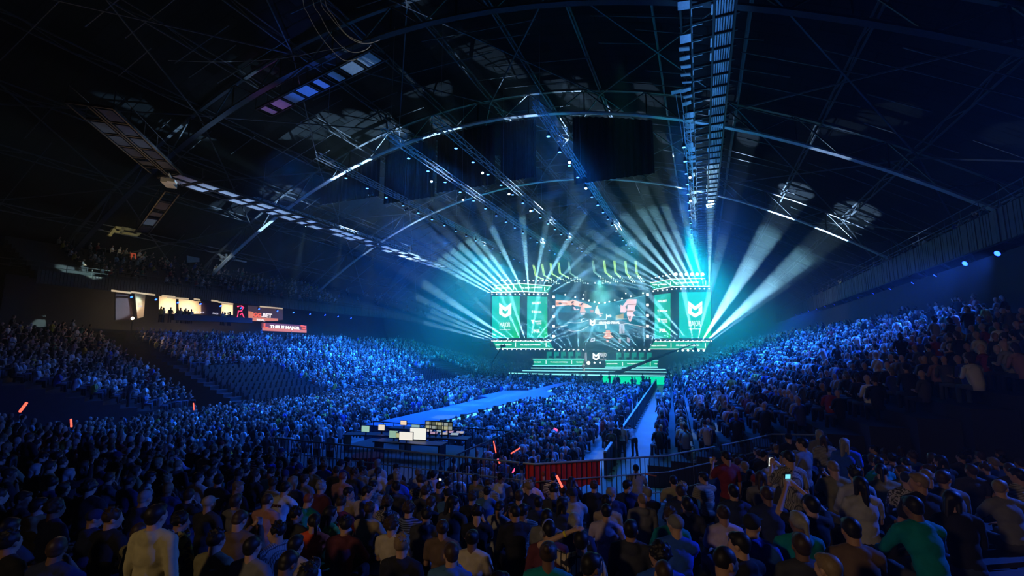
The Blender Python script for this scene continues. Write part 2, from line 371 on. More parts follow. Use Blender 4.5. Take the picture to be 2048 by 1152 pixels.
def catwalk(p, q, label, deckm, wd=1.7, gap=.35, two=True, es=None):
    p, q = Vector(p), Vector(q); L = (q-p).length; c = (p+q)/2; t = empty('catwalk', c); tag(t, label, 'catwalk', 'ceiling catwalks')
    d = (q-p)/L; s = d.cross(Vector((0, 0, 1))).normalized(); a = -L/2
    m = MB()
    for o_ in ((-wd/2, -.1, .1, wd/2) if two else (-wd/2, wd/2)): m.bar(d*(-L/2)+s*o_, d*(L/2)+s*o_, .1, .2)
    while a < L/2: m.bar(d*a-s*wd/2, d*a+s*wd/2, .1, .16); m.bar(d*a-s*wd/2, d*a-s*wd/2+Vector((0, 0, 1.1)), .04); m.bar(d*a+s*wd/2, d*a+s*wd/2+Vector((0, 0, 1.1)), .04); a += 2
    m.bar(d*(-L/2)-s*wd/2+Vector((0, 0, 1.1)), d*(L/2)-s*wd/2+Vector((0, 0, 1.1)), .04); m.bar(d*(-L/2)+s*wd/2+Vector((0, 0, 1.1)), d*(L/2)+s*wd/2+Vector((0, 0, 1.1)), .04)
    m.obj('frame', BLACK, t)
    a = -L/2+.2; k = 0
    while a < L/2-1.6 and k < 90:
        for side in ((-1, 1) if two else (0,)):
            if random.random() < .86:
                pw = (wd/2-.2)*.8 if two else wd*.8; o_ = side*(wd/4+.05) if two else 0; l_ = 1.5 if random.random() < .8 else .8
                m = MB(); m.slab([d*(-l_/2)-s*pw/2, d*(l_/2)-s*pw/2, d*(l_/2)+s*pw/2, d*(-l_/2)+s*pw/2], (0, 0, .05))
                o = m.obj('deck_panel', deckm, t); o.location = d*(a+.8)+s*o_+Vector((0, 0, -.08)); k += 1
        a += 2
    return t
catwalk(atz(180, 210, 20), atz(335, 348, 20), 'near end of the left catwalk, running down the upper left edge', mat('catwalk_sheet_shaded', (.07, .075, .08), .7), 2.3)  # darker copy of the sheet: shade at this end put into the colour
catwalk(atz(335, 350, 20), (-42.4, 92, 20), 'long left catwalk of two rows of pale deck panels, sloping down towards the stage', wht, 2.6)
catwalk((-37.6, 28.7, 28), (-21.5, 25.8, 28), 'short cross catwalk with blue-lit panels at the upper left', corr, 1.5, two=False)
catwalk(atz(345, 384, 19), atz(282, 468, 17), 'dim catwalk branching outwards at the left bend', mat('catwalk_sheet_shaded', (.07, .075, .08), .7), 1.0, two=False)  # dimness of the branch painted with the same shaded copy
# bright junction box at the bend
bp = atz(338, 366, 18.6)
t = MB(); t.box((0, 0, 0), (1.5, .7, .35)); t.box((1.1, .5, -.2), (.7, .5, .2)); t.box((-.9, -.2, .1), (.5, .4, .3)); t.bar((-1.3, 0, .25), (1.6, .4, .25), .1)
o = t.obj('equipment_box', mat('cream_metal', (.6, .55, .42), .5), loc=bp); o.rotation_euler = (0, 0, -.8); tag(o, 'cream metal equipment box hanging at the bend of the left catwalk', 'box')
spot(bp+Vector((2, -3, -4)), (-.4, .6, .8), (1, .8, .5), 160, 40, .5, .3, vol=0)
# hanging cable loops at the top left and one long thin wire
WIRE = mat('white_cable', (.75, .75, .72), .6)
for i, pts in enumerate(([(606, 0), (616, 28), (634, 62), (660, 96), (685, 119), (703, 121), (718, 116)], [(626, 0), (640, 30), (662, 70), (690, 98), (712, 105), (733, 99), (742, 90)],
                         [(641, 0), (660, 32), (685, 62), (706, 80), (722, 86), (742, 86), (760, 80)], [(650, 0), (668, 34), (690, 66), (712, 80), (724, 84)],
                         [(336, 121), (420, 124), (500, 122), (575, 115), (640, 103), (690, 94)])):
    P = [aty(px, py, (13 if i < 4 else 20)+.05*k) for k, (px, py) in enumerate(pts)]
    if i < 4: P = [P[0]+Vector((-.2, 0, 2.5))]+P
    Q = []
    for k in range(len(P)-1):
        for tt in range(5):
            t_ = tt/5; a, b_, c, d = P[max(k-1, 0)], P[k], P[k+1], P[min(k+2, len(P)-1)]
            Q.append(.5*((2*b_)+(c-a)*t_+(2*a-5*b_+4*c-d)*t_*t_+(3*b_-a-3*c+d)*t_**3))
    Q.append(P[-1])
    tag(MB().tube(Q, .012 if i < 4 else .009, 5).obj('hanging_cable', WIRE), 'thin wire stretched across the upper left roof' if i == 4 else f'loop of pale cable drooping from the roof, {nth(i)} of four from the left', 'cable', None if i == 4 else 'drooping cable loops')
spot((-9, 9, 8), (-5.5, 4, 10.5), (1, .9, .7), 900, 45, .5, .3, vol=0)  # added spot with no lamp, only brightens the cable loops
# long T-shaped hoist bracket at the upper right beside the lamps
p0 = aty(1355, 183, 34); m = MB(); m.bar((0, 0, 0), (0, 0, .0001+.2), .1); m.box((0, 0, 0), (.9, .5, .06))
m.tube([(-.15, 0, 0), (.35, 10, -3.1)], .025, 5); m.tube([(.2, 0, 0), (.75, 10, -3.1)], .025, 5)
tag(m.obj('hoist_bracket', PALE, loc=p0), 'pale hoist bracket with two long straight rods above the right blue lamps', 'bracket')
# side lamps under the balconies
sm = MB(); sm.box((0, 0, .22), (.16, .16, .12)); sm.tube([(0, 0, .2), (0, 0, 0)], [.1, .13], 10); sm.disc((0, 0, -.01), (0, 0, -1), .12, 10, 1)
smm = sm.mesh('side_lamp', [BLACK, glow('bright_blue_lens', (.01, .05, 1), 14)])
RL = [(1995, 507), (1930, 527), (1870, 551), (1825, 566), (1780, 578), (1746, 587), (1717, 596), (1692, 603), (1668, 609), (1650, 613), (1633, 618), (1617, 622), (1603, 626), (1592, 630)]
for i, (px, py) in enumerate(RL):
    p = atx(px, py, 14.9); d = Vector((-.75, .25, -.75)) if i > 1 else Vector((-.8, -.35, -.45)); d.normalize()
    o = link('side_lamp', smm, loc=p); o.rotation_euler = d.to_track_quat('-Z', 'Y').to_euler(); s_ = 1.25 if i < 2 else .9; o.scale = (s_,)*3
    tag(o, f'blue spotlight under the right balcony front, {nth(i)} from the right edge of the picture', 'spotlight', 'blue spotlights under the right balcony')
    spot(p+d*.05, d, (.02, .10, 1), 12000 if i < 2 else 3000, 70 if i < 2 else 50, .8, .15, vol=.12 if i > 1 else .8)
LL = [(263, 594), (312, 599), (356, 605), (401, 608), (441, 612), (482, 616), (518, 618), (555, 622), (587, 625), (620, 628), (650, 630), (676, 633), (702, 636)]
for i, (px, py) in enumerate(LL):
    p = atx(px, py, -55.6); d = Vector((.75, .1, -.7)).normalized()
    o = link('side_lamp', smm, loc=p); o.rotation_euler = d.to_track_quat('-Z', 'Y').to_euler()
    tag(o, f'blue spotlight under the left balcony front, {nth(i)} from the left', 'spotlight', 'blue spotlights under the left balcony')
    spot(p+d*.05, d, (.02, .12, 1), 700 if i < 4 else 3000, 50, .8, .15, vol=.15)
# warm bright lamp at the left gallery
p = atx(265, 637, -53.5); m = MB(); m.box((0, 0, 0), (.3, .3, .3)); m.disc((.17, -.1, 0), (1, -.5, 0), .13, 12, 1); m.bar((0, 0, -.1), (0, 0, -1.6), .06)
tag(m.obj('flood_lamp', [BLACK, glow('warm_lens', (1, .62, .25), 60)], loc=p), 'bright warm orange lamp at the left end of the gallery', 'lamp')
spot(p+Vector((.3, -.2, 0)), (1, -.4, -.1), (1, .6, .25), 900, 150, .5, .15, vol=1)
# white tiny emergency lights on the balconies
for i, (px, py) in enumerate(((1440, 155), (1032, 377), (902, 436))):
    px, py = 1350+px/2.933, 400+py/2.933; p = atx(px, py, 22)
    tag(MB().box((0, 0, 0), (.3, .3, .12)).obj('emergency_light', glow('amber_lens', (1, .7, .5), 3), loc=p), f'tiny amber emergency light high on the right side, {nth(i)} from the right', 'light')
for i, (px, py) in enumerate(((153, 472), (284, 495), (270, 510), (520, 535), (611, 551))):
    p = atx(px, py, -66)
    tag(MB().box((0, 0, 0), (.3, .3, .12)).obj('emergency_light', glow('amber_lens', (1, .7, .5), 3), loc=p), f'tiny amber emergency light above the left balcony, {nth(i)} from the left', 'light')
# ================================================================ the stage: a frame turned a little towards the viewer
SA, SB = Vector((-36.5, 77, 0)), Vector((2.0, 83, 0)); SU = (SB-SA).normalized(); SN = Vector((SU.y, -SU.x, 0))   # SN points to the audience
def stg(px, py, off=0):
    d = ray(px, py); o = SA+SN*off; return EYE+d*((o-EYE).dot(SN)/d.dot(SN))
def spoly(px, off=0): return [stg(x, y, off) for x, y in px]
BACK = -SN
GREEN = glow('led_green', (.0, .42, .20), 1.3); GREEN2 = glow('led_bright_green', (.0, .75, .34), 1.3)
WHITE = glow('led_white', (.85, 1, .95), 2.0); CYAN = glow('led_cyan', (.25, .95, .95), 1.6); TEALP = glow('led_teal', (.0, .13, .16), 1.0)
LEDW = glow('led_edge', (.8, 1, .9), 2.2)
# screens: green with a procedural gradient of their own picture
def screen_mat(name, c1, c2, c3):
    m = bpy.data.materials.new(name); m.use_nodes = True; nt = m.node_tree; b = nt.nodes['Principled BSDF']; b.inputs['Base Color'].default_value = (.01, .01, .01, 1)
    tc = nt.nodes.new('ShaderNodeTexCoord'); sp = nt.nodes.new('ShaderNodeSeparateXYZ'); nt.links.new(tc.outputs['Generated'], sp.inputs[0])
    ad = nt.nodes.new('ShaderNodeMath'); ad.operation = 'MULTIPLY_ADD'; ad.inputs[1].default_value = -.45; nt.links.new(sp.outputs['Z'], ad.inputs[0]); nt.links.new(sp.outputs['X'], ad.inputs[2])
    r = nt.nodes.new('ShaderNodeValToRGB'); e = r.color_ramp.elements; e[0].color = (*c1, 1); e[0].position = 0; e[1].color = (*c3, 1); e[1].position = .95; k = r.color_ramp.elements.new(.5); k.color = (*c2, 1)
    nt.links.new(ad.outputs[0], r.inputs[0]); nt.links.new(r.outputs[0], b.inputs['Emission Color']); b.inputs['Emission Strength'].default_value = 2.3; return m
SCR = screen_mat('screen_green', (.0, .36, .24), (.0, .30, .17), (.0, .36, .03))
frm = mat('screen_frame', (.012, .014, .016), .6)
def panel(name, px, m, parent, off=0, thick=.25):
    mb = MB(); P = spoly(px, off); mb.slab(P, BACK*thick); return mb.obj(name, m, parent)
def flat(mb, px, off, mi=0): mb.slab(spoly(px, off), BACK*.04, mi)
def shield(cx, cy, w, h, off, split=True):
    """the shield mark: a V-notched chevron above a pointed U"""
    mb = MB(); f = lambda pts: [(cx+x*w/2, cy-y*h/2) for x, y in pts]
    for s in (1, -1):
        flat(mb, f([(-1*s, 1), (0, .36), (0, -.12), (-1*s, .50)]), off)
        flat(mb, f([(-1*s, .42), (-.5*s, .12), (-.5*s, -.32), (-1*s, -.42)]), off)
        flat(mb, f([(-1*s, -.36), (-.5*s, -.28), (0, -.56), (0, -1), (-1*s, -.5)]), off)
    return mb
FONTC = {}
def text(name, body, px, py, wpx, hpx, off, m, parent, align='CENTER', basis=None, bold=.02, shear=0):
    """lettering as mesh on the stage plane, its middle at a point and its size given there"""
    cu = bpy.data.curves.new(name, 'FONT'); cu.body = body; cu.align_x = 'CENTER'; cu.align_y = 'CENTER'; cu.size = 1; cu.offset = bold; cu.extrude = .01; cu.resolution_u = 2; cu.shear = shear
    o = bpy.data.objects.new(name, cu); COL.objects.link(o); bpy.context.view_layer.update(); dg = bpy.context.evaluated_depsgraph_get()
    me = bpy.data.meshes.new_from_object(o.evaluated_get(dg)); bpy.data.objects.remove(o)
    xs = [v.co.x for v in me.vertices]; ys = [v.co.y for v in me.vertices]; w = max(xs)-min(xs); h = max(ys)-min(ys); mx = (max(xs)+min(xs))/2; my = (max(ys)+min(ys))/2
    if basis is None:
        c = stg(px, py, off); U, V, N = SU, Vector((0, 0, 1)), SN; W = (stg(px+wpx/2, py, off)-stg(px-wpx/2, py, off)).length; Hh = (stg(px, py-hpx/2, off)-stg(px, py+hpx/2, off)).length
    else: c, U, V, N, W, Hh = basis
    for v in me.vertices: v.co = c+U*((v.co.x-mx)/w*W)+V*((v.co.y-my)/h*Hh)+N*(v.co.z)
    me.materials.clear(); me.materials.append(m); me.update(); return link(name, me, parent)
def led_tower(side):
    L = side == 'left'
    t = empty('led_tower'); tag(t, f'{side} tower of green LED screens hanging beside the stage', 'led screen', 'LED towers beside the stage')
    if L:
        big = [(984.5, 592.5), (1039, 592), (1038.5, 675.5), (984, 676)]; nar = [(1054.5, 592.5), (1094, 594), (1094, 675.5), (1054, 676)]
        U1 = [(990, 571), (1044, 567), (1045, 583), (982, 585)]; U2 = [(1044, 567), (1103, 572), (1095, 585.5), (1045, 583)]
        L1 = [(985, 682), (1048, 682), (1048, 697), (993, 697)]; L2 = [(1048, 682), (1098, 682.5), (1107, 697.5), (1048, 697)]
        tx = [((990+1016)/2+2, 576.5, 28, 3.4), (1063, 575.5, 40, 3.6), (1007, 690, 32, 3.4), (1061, 690, 40, 3.6)]; bars = [(1027, 569.5, 580), (1089, 573.5, 582), (1031, 685, 694), (1092, 685, 694)]
        sh = (1010.5, 620.5, 24, 30); mj = (1010, 651, 21, 13); lg = 1073
    else:
        big = [(1358, 584.5), (1421, 584), (1422.5, 676), (1359, 676)]; nar = [(1309, 590), (1341, 586), (1341, 676.5), (1309.5, 676.5)]
        U1 = [(1300, 566), (1342, 558), (1345, 573), (1307, 579.5)]; U2 = [(1342, 558), (1410, 556.5), (1420, 572.5), (1345, 573)]
        L1 = [(1309, 683), (1346, 683), (1346, 698), (1298, 698)]; L2 = [(1346, 683), (1421, 682), (1411, 698), (1346, 698)]
        tx = [(1319, 569.5, 29, 3.4), (1375, 565.5, 46, 3.8), (1318, 691.5, 30, 3.4), (1375, 691, 46, 3.8)]; bars = [(1341, 562, 571), (1411.5, 561, 569.5), (1342, 686, 695.5), (1411, 686, 695.5)]
        sh = (1390.5, 618.5, 28, 33); mj = (1389.5, 648.5, 24, 14.5); lg = 1325
    # dark supporting structure behind
    x0, x1 = (981, 1098) if L else (1305, 1424)
    mb = MB(); mb.slab(spoly([(x0, 570), (x1, 570), (x1, 694), (x0, 694)], -.5), BACK*.6); mb.obj('support_wall', frm, t)
    s = panel('screen', big, SCR, t, .15); bf = MB()
    shield(*sh, .22).obj('shield_mark', WHITE, s); text('lettering', 'MAJOR', *mj, .22, WHITE, s, bold=-.004)
    text('lettering', 'PGL ANTWERP 2022', mj[0], mj[1]+mj[3]/2+2, mj[2], 1.6, .22, WHITE, s)
    s = panel('screen', nar, SCR, t, .15)
    ys = (606, 624, 644, 662) if L else (602, 622, 641, 661)
    text('lettering', 'GG.BET', lg, ys[0], 19, 4.6, .22, WHITE, s, bold=.04, shear=.2); text('lettering', 'Bitget', lg+2, ys[1], 16, 5.4, .22, WHITE, s, bold=.03)
    mb = MB(); flat(mb, [(lg-10, ys[1]-2.5), (lg-7, ys[1]-3), (lg-8.5, ys[1]), (lg-6.5, ys[1]+2.8), (lg-9.5, ys[1]+.5)], .22); flat(mb, [(lg-11, ys[2]-4), (lg-4.5, ys[2]-4), (lg-7, ys[2]+4)], .22); mb.obj('sponsor_mark', WHITE, s)
    text('lettering', 'MARKET', lg+3.5, ys[2]-1.6, 13, 3, .22, WHITE, s, bold=.03); text('lettering', 'LOG', lg+5, ys[2]+2.6, 9, 3.6, .22, WHITE, s, bold=.03); text('lettering', 'PGL', lg+1, ys[3], 14, 6.5, .22, WHITE, s, bold=.05)
    for k, (nm, a, b_) in enumerate((('upper_band', U1, U2), ('lower_band', L1, L2))):
        g = panel(nm, a, GREEN, t, .5); panel('band_face', b_, GREEN, g, .5)
        mb = MB()
        for q in (a, b_):
            for (p_, r_) in ((q[0], q[1]), (q[3], q[2])): mb.bar(stg(*p_, .6), stg(*r_, .6), .14, .1)
        mb.obj('edge_light', LEDW, g)
        for j in (0, 1):
            X, Y, W, Hh = tx[k*2+j]; text('lettering', 'PGL MAJOR ANTWERPEN' if j else 'MAJOR ANTWERPEN', X, Y, W, Hh, .6, WHITE, g, bold=.04)
            bx, ya, yb = bars[k*2+j]; mb = MB(); flat(mb, [(bx-.5, ya), (bx+.7, ya), (bx+.7, yb), (bx-.5, yb)], .6); mb.obj('divider_mark', WHITE, g)
    return t
led_tower('left'); led_tower('right')
# ---------------------------------------------------------------- centre screen with the broadcast picture
cs = empty('centre_screen'); tag(cs, 'large centre screen showing seated hosts and a GRAND FINAL caption', 'led screen')
mb = MB(); mb.slab(spoly([(1103, 585), (1300, 578), (1304, 700), (1108, 700)], -3.2), BACK*.6); mb.obj('screen_housing', frm, cs)
bgm = screen_mat('screen_teal', (.0, .10, .13), (.0, .13, .16), (.0, .045, .06))
pic = panel('screen', [(1111.5, 587), (1158, 600), (1202, 608.5), (1246, 600), (1291, 590), (1291, 652), (1246, 668), (1200, 670), (1158, 668), (1111.5, 652)], bgm, cs, -2.5)
# lower dark part of the picture
dkm = glow('screen_dark_teal', (.0, .022, .03), 1.0); mb = MB(); flat(mb, [(1111, 648), (1158, 664), (1200, 664), (1246, 664), (1291, 648), (1291, 690), (1111, 690)], -2.46); mb.obj('picture_floor', dkm, pic)
def zz(x, y): return (1100+x/9.6, 580+y/9.6)
def pic_part(name, polys, col, es=1.0, off=-2.40, mname=None):
    mb = MB()
    for q in polys: flat(mb, [zz(*p) for p in q], off)
    return mb.obj(name, glow(mname or ('pic_'+name), col, es*1.35), pic)
pic_part('set_wall', [[(108, 195), (380, 210), (430, 185), (620, 240), (700, 270), (790, 310), (800, 330), (700, 345), (480, 300), (350, 290), (110, 315)]], (1, .72, .50), 1.15)
pic_part('set_wall_inset', [[(120, 235), (310, 235), (350, 270), (120, 285)], [(560, 265), (620, 275), (610, 320), (560, 300)]], (.75, .32, .12), 1, -2.36)
pic_part('set_wall_hole', [[(165, 245), (200, 238), (232, 262), (200, 282), (165, 268)]], (.02, .05, .06), 1, -2.33)
pic_part('dark_desk', [[(150, 430), (560, 430), (590, 550), (480, 590), (340, 600), (170, 560)], [(680, 440), (930, 440), (930, 540), (700, 545), (600, 520)]], (.0, .035, .05), 1, -2.34)
def fig(name, ox, oy, s, suit, skin, leg):
    def T(pts): return [(ox+x*s, oy+y*s) for x, y in pts]
    pic_part(name, [T([(-35, 0), (-20, -30), (10, -30), (45, 0), (60, 90), (-50, 90)])], suit, 1, -2.30, 'pic_suit_%d' % ox)
    pic_part(name+'_head', [T([(-15, -30), (-25, -55), (-15, -85), (10, -90), (28, -70), (22, -40), (8, -28)]), T([(40, 50), (75, 62), (70, 78), (40, 76)])], skin, 1, -2.27, 'pic_skin')
    pic_part(name+'_hair', [T([(-26, -50), (-30, -80), (-8, -102), (20, -98), (28, -84), (5, -82), (-10, -60)])], (.01, .01, .01), 1, -2.24, 'pic_hair')
    if leg: pic_part(name+'_legs', [T([(-30, 90), (60, 88), (150, 92), (130, 112), (60, 112), (120, 150), (60, 190), (50, 130), (-20, 112)])], leg, 1, -2.29, 'pic_leg_%d' % ox)
fig('host_left', 440, 310, .95, (.02, .04, .07), (.9, .55, .42), None)
fig('host_middle', 620, 345, .95, (.95, .62, .5), (.75, .4, .3), None)
fig('host_right', 900, 365, .85, (.85, .85, .9), (.7, .42, .3), (.9, .6, .48))
pic_part('host_shirt', [[(440, 330), (470, 325), (510, 385), (470, 385)]], (.95, .85, .9), 1, -2.22)
pic_part('red_box', [[(770, 385), (840, 385), (840, 430), (770, 430)]], (.6, .08, .06))
pic_part('papers', [[(585, 450), (670, 450), (665, 472), (590, 472)], [(515, 360), (560, 360), (560, 385), (515, 385)]], (.9, .8, .8), 1, -2.2)
pic_part('set_tower', [[(1490, 178), (1665, 178), (1660, 250), (1640, 272), (1480, 275), (1440, 320), (1400, 300)], [(1490, 285), (1660, 275), (1635, 320), (1625, 385), (1665, 378), (1610, 410), (1480, 400)], [(1480, 410), (1610, 415), (1590, 450), (1640, 492), (1590, 500), (1550, 610), (1520, 600), (1475, 470)], [(1355, 280), (1380, 300), (1440, 310), (1480, 380), (1440, 430), (1350, 430)]], (1, .80, .76), 1.1)
pic_part('set_tower_shade', [[(1440, 322), (1480, 282), (1640, 275), (1640, 282), (1490, 290), (1460, 335)], [(1490, 400), (1620, 388), (1600, 412), (1490, 412)], [(1500, 500), (1560, 495), (1545, 560), (1520, 560)]], (.35, .22, .18), 1, -2.33)
pic_part('yellow_caption', [[(1262, 490), (1415, 450), (1415, 550), (1262, 575)]], (.45, .50, .25), 1, -2.34)
pic_part('grey_column', [[(1330, 650), (1375, 650), (1375, 840), (1330, 840)], [(1390, 650), (1430, 650), (1430, 830), (1390, 830)], [(1320, 920), (1360, 920), (1360, 1010), (1320, 1010)], [(1475, 900), (1530, 930), (1530, 1010), (1480, 1000)]], (.45, .50, .56), 1)
pic_part('caption_bar', [[(745, 545), (870, 545), (870, 575), (1380, 590), (1480, 640), (1340, 660), (870, 655), (870, 660), (745, 680)], [(1100, 480), (1180, 480), (1180, 520), (1100, 520)]][:1], (.10, .13, .15), 1, -2.18)
lp = []
for P in ([(108, 715), (340, 680)], [(335, 618), (470, 632), (595, 620), (740, 575)], [(335, 770), (440, 795), (595, 775), (740, 695)], [(600, 600), (610, 560), (660, 540)], [(880, 565), (1085, 565), (1085, 465)], [(880, 660), (1075, 660), (1075, 750)], [(1260, 560), (1480, 555)], [(1340, 660), (1480, 645), (1590, 665), (1840, 718)]):
    for i in range(len(P)-1): lp.append((P[i], P[i+1]))
mb = MB()
for a, b_ in lp: mb.bar(stg(*zz(*a), -2.3), stg(*zz(*b_), -2.3), .13, .05)
mb.obj('light_strip', WHITE, pic)
mb = MB()
for P in ([(1255, 805), (1330, 850), (1460, 845)], [(1255, 885), (1300, 930), (1450, 935)], [(875, 880), (950, 860), (1035, 865)], [(875, 970), (950, 955), (1065, 955)], [(650, 1010), (700, 960), (740, 935)], [(1270, 225), (1820, 108)], [(1670, 280), (1835, 490)], [(1620, 505), (1835, 505)], [(1310, 285), (1350, 350)]):
    for i in range(len(P)-1): mb.bar(stg(*zz(*P[i]), -2.3), stg(*zz(*P[i+1]), -2.3), .06, .05)
mb.obj('thin_light_line', CYAN, pic)
pic_part('orange_emblem', [[(1075, 775), (1150, 775), (1165, 850), (1205, 900), (1150, 935), (1070, 935), (1030, 900), (1060, 840)], [(1080, 960), (1130, 960), (1125, 1000), (1085, 1000)]], (.85, .35, .18), 1, -2.3)
pic_part('emblem_spikes', [[(1020, 815), (1180, 815), (1180, 828), (1020, 828)], [(1025, 905), (1090, 850), (1095, 862), (1035, 915)], [(1160, 850), (1225, 910), (1215, 916), (1150, 862)], [(1060, 905), (1165, 905), (1150, 922), (1075, 922)]], (1, .8, .55), 1, -2.26)
pic_part('outline_mark', [[(790, 930), (860, 910), (862, 925), (800, 945), (785, 985), (775, 980)], [(850, 925), (862, 925), (862, 975), (850, 975)], [(775, 975), (862, 965), (862, 977), (780, 1000)]], (.7, .8, .85), 1, -2.3)
shield(*zz(817, 625), 10.5, 14, -2.1).obj('shield_mark', WHITE, pic)
text('lettering', 'GRAND FINAL', *zz(1140, 628), 43, 5, -2.1, WHITE, pic, bold=.04); text('lettering', 'VS', *zz(1130, 500), 10, 5, -2.1, WHITE, pic, bold=.05)
# square white blinder lamps down both edges and round lamps over the picture's edge
blm2 = MB().box((0, 0, 0), (.5, .3, .5)).add([(-.2, -.16, -.2), (.2, -.16, -.2), (.2, -.16, .2), (-.2, -.16, .2)], [(0, 1, 2, 3)], 1).mesh('blinder_lamp', [BLACK, LENSW])
k = 0
for X, ys in ((1107.5, (594, 613.5, 633, 652.5, 672.5)), (1295, (589.5, 610, 631, 652, 672.5))):
    for j, y in enumerate(ys):
        o = link('blinder_lamp', blm2, loc=stg(X+(1 if k else 0)*0, y, -2.0)); o.rotation_euler = (0, 0, math.atan2(SU.y, SU.x)); o.scale = (1.0,)*3
        tag(o, f'square white lamp, {nth(j)} from top, {"left" if k == 0 else "right"} edge of the centre screen', 'stage lamp', 'square lamps beside the centre screen')
    k += 1
ball = MB().tube([(0, .25, 0), (0, 0, 0)], [.1, .16], 8).disc((0, -.01, 0), (0, -1, 0), .14, 8, 1)
bwm = ball.mesh('round_lamp', [BLACK, LENSW]); bgm2 = ball.mesh('round_lamp', [BLACK, LENSG])
RZ = math.atan2(SU.y, SU.x)
def lamps(pts, me, off, label, group, s=1.0, name='round_lamp'):
    for i, (x, y) in enumerate(pts):
        o = link(name, me, loc=stg(x, y, off)); o.rotation_euler = (0, 0, RZ); o.scale = (s,)*3
        tag(o, f'{label}, {nth(i)} from the left', 'stage lamp', group)
V = [(1130.5, 589.5), (1150.5, 594.5), (1166, 598), (1178, 601), (1189, 604), (1198, 606), (1210, 605.5), (1218.5, 603.5), (1229.5, 600.5), (1244, 597), (1261.5, 592.5), (1286, 586.5)]
lamps(V, bgm2, -1.9, 'small round cyan lamp hanging above the centre screen edge', 'lamps above the centre screen', .9)
lamps([(1176, 567), (1190, 566), (1205.5, 566), (1220, 566), (1167.5, 589.5), (1251.5, 587)], bwm, -1.5, 'tiny white lamp high above the centre screen', 'tiny lamps over the centre screen', .7)
lamps([(994+i*9.1, 561.3 if i > 5 else 561+(i == 0)*.3) for i in range(12)], bwm, 1.0, 'round lamp in the row on top of the left LED tower', 'lamps on top of the left LED tower', .9)
lamps([(1351.5+i*10.7, 548.5) for i in range(6)], bgm2, 1.0, 'large green-white lamp on top of the right LED tower', 'big lamps on top of the right LED tower', 2.0)
lamps([(1304+i*7.2, 556.5-i*1.5) for i in range(6)], bwm, .5, 'small lamp, inner top edge of right LED tower', 'small lamps on the right LED tower', .6)
lamps([(996+i*9.3, 699) for i in range(12)], bwm, .7, 'tiny lamp under the lower band of the left LED tower', 'lamps under the left LED tower', .6)
lamps([(1355+i*10.5, 701) for i in range(6)], bgm2, .7, 'green-white lamp under the right LED tower', 'lamps under the right LED tower', 1.2)
# ---------------------------------------------------------------- ten bent light bars hanging over the stage
YG = glow('led_yellow_green', (.45, 1, .25), 1.8)
tops = [(438, 125, 580, 268, 458, 212), (508, 117, 645, 280, 524, 205), (578, 110, 730, 272, 590, 196), (643, 103, 795, 264, 655, 190), (724, 98, 862, 276, 737, 188), (924, 88, 1045, 266, 936, 180), (1015, 86, 1125, 265, 1028, 182), (1100, 87, 1190, 262, 1110, 185), (1190, 90, 1262, 266, 1200, 188), (1274, 90, 1336, 264, 1284, 190)]
for i, (x0, y0, x1, y1, xm, ym) in enumerate(tops):
    f = lambda x, y, o=3: stg(960+x/4.096, 500+y/4.096, o); t = empty('bent_light_bar', f(xm, ym)); c = Vector(t.location)
    tag(t, f'bent pair of glowing yellow-green tubes over the stage, {nth(i)} of ten from the left', 'light bar', 'bent light bars over the stage')
    for dx in (-5, 5):
        MB().tube([f(x0+dx, y0)-c, f(xm+dx, ym)-c], .06, 6).obj('tube', YG if i not in (4, 5) else glow('led_dim_green', (.3, .75, .55), 1), t)
        MB().tube([f(xm+dx, ym)-c, f(xm+dx+(x1-xm)*.5, ym+(y1-ym)*.5, 4)-c], .045, 6).obj('tube', YG if i not in (4, 5) else glow('led_dim_green', (.3, .75, .55), 1), t)
    mb = MB()
    for k in range(4):
        s_ = .4+k*.18
        for dx in (-9, 9): mb.ell(f(xm+dx+(x1-xm)*s_, ym+(y1-ym)*s_, 4.2)-c, (.055, .055, .055), nu=6, nv=4)
    mb.obj('lamp_row', LENSG, t)
    MB().tube([f(xm, ym)-c, f(xm, ym)-c+Vector((0, 0, 6))], .02, 4).obj('suspension_wire', STEEL, t)
# ---------------------------------------------------------------- stage floor, fascia, desks
sf = mat('stage_floor', (.03, .045, .045), .35, spec=.5)
st = empty('stage'); tag(st, 'wide low stage with cyan light lines along its stepped edges', 'stage')
def plank(name, px, z, zt, m, parent, depth):
    """box whose front edge runs px[0]..px[1] at height z+zt on the ground plan"""
    a = atz(*px[0], z); b_ = atz(*px[1], z); d = Vector((-(b_-a).y, (b_-a).x, 0)).normalized()*depth
    mb = MB(); mb.slab([a, b_, b_+d, a+d], (0, 0, -zt)); return mb.obj(name, m, parent)
FL = Vector((-38, 72.5, 0)); 
mb = MB(); mb.slab([stg(1010, 735, 6)*1, stg(1160, 742, 9), stg(1345, 741, 7), stg(1360, 735, -3), stg(1015, 733, -3)], (0, 0, 0.001))
def sl(x, off, z): p = stg(x, 700, off); return Vector((p.x, p.y, z))
main = [sl(1018, 3, 1.6), sl(1120, 6, 1.6), sl(1330, 6, 1.6), sl(1352, 0, 1.6), sl(1352, -4, 1.6), sl(1010, -4, 1.6)]
mb = MB(); mb.slab(main, (0, 0, -.25)); mb.obj('deck', sf, st)
mb = MB()
for a, b_ in zip(main[:3], main[1:4]): mb.bar(a+Vector((0, -.05, -.1)), b_+Vector((0, -.05, -.1)), .1, .14)
mb.obj('edge_light', CYAN, st)
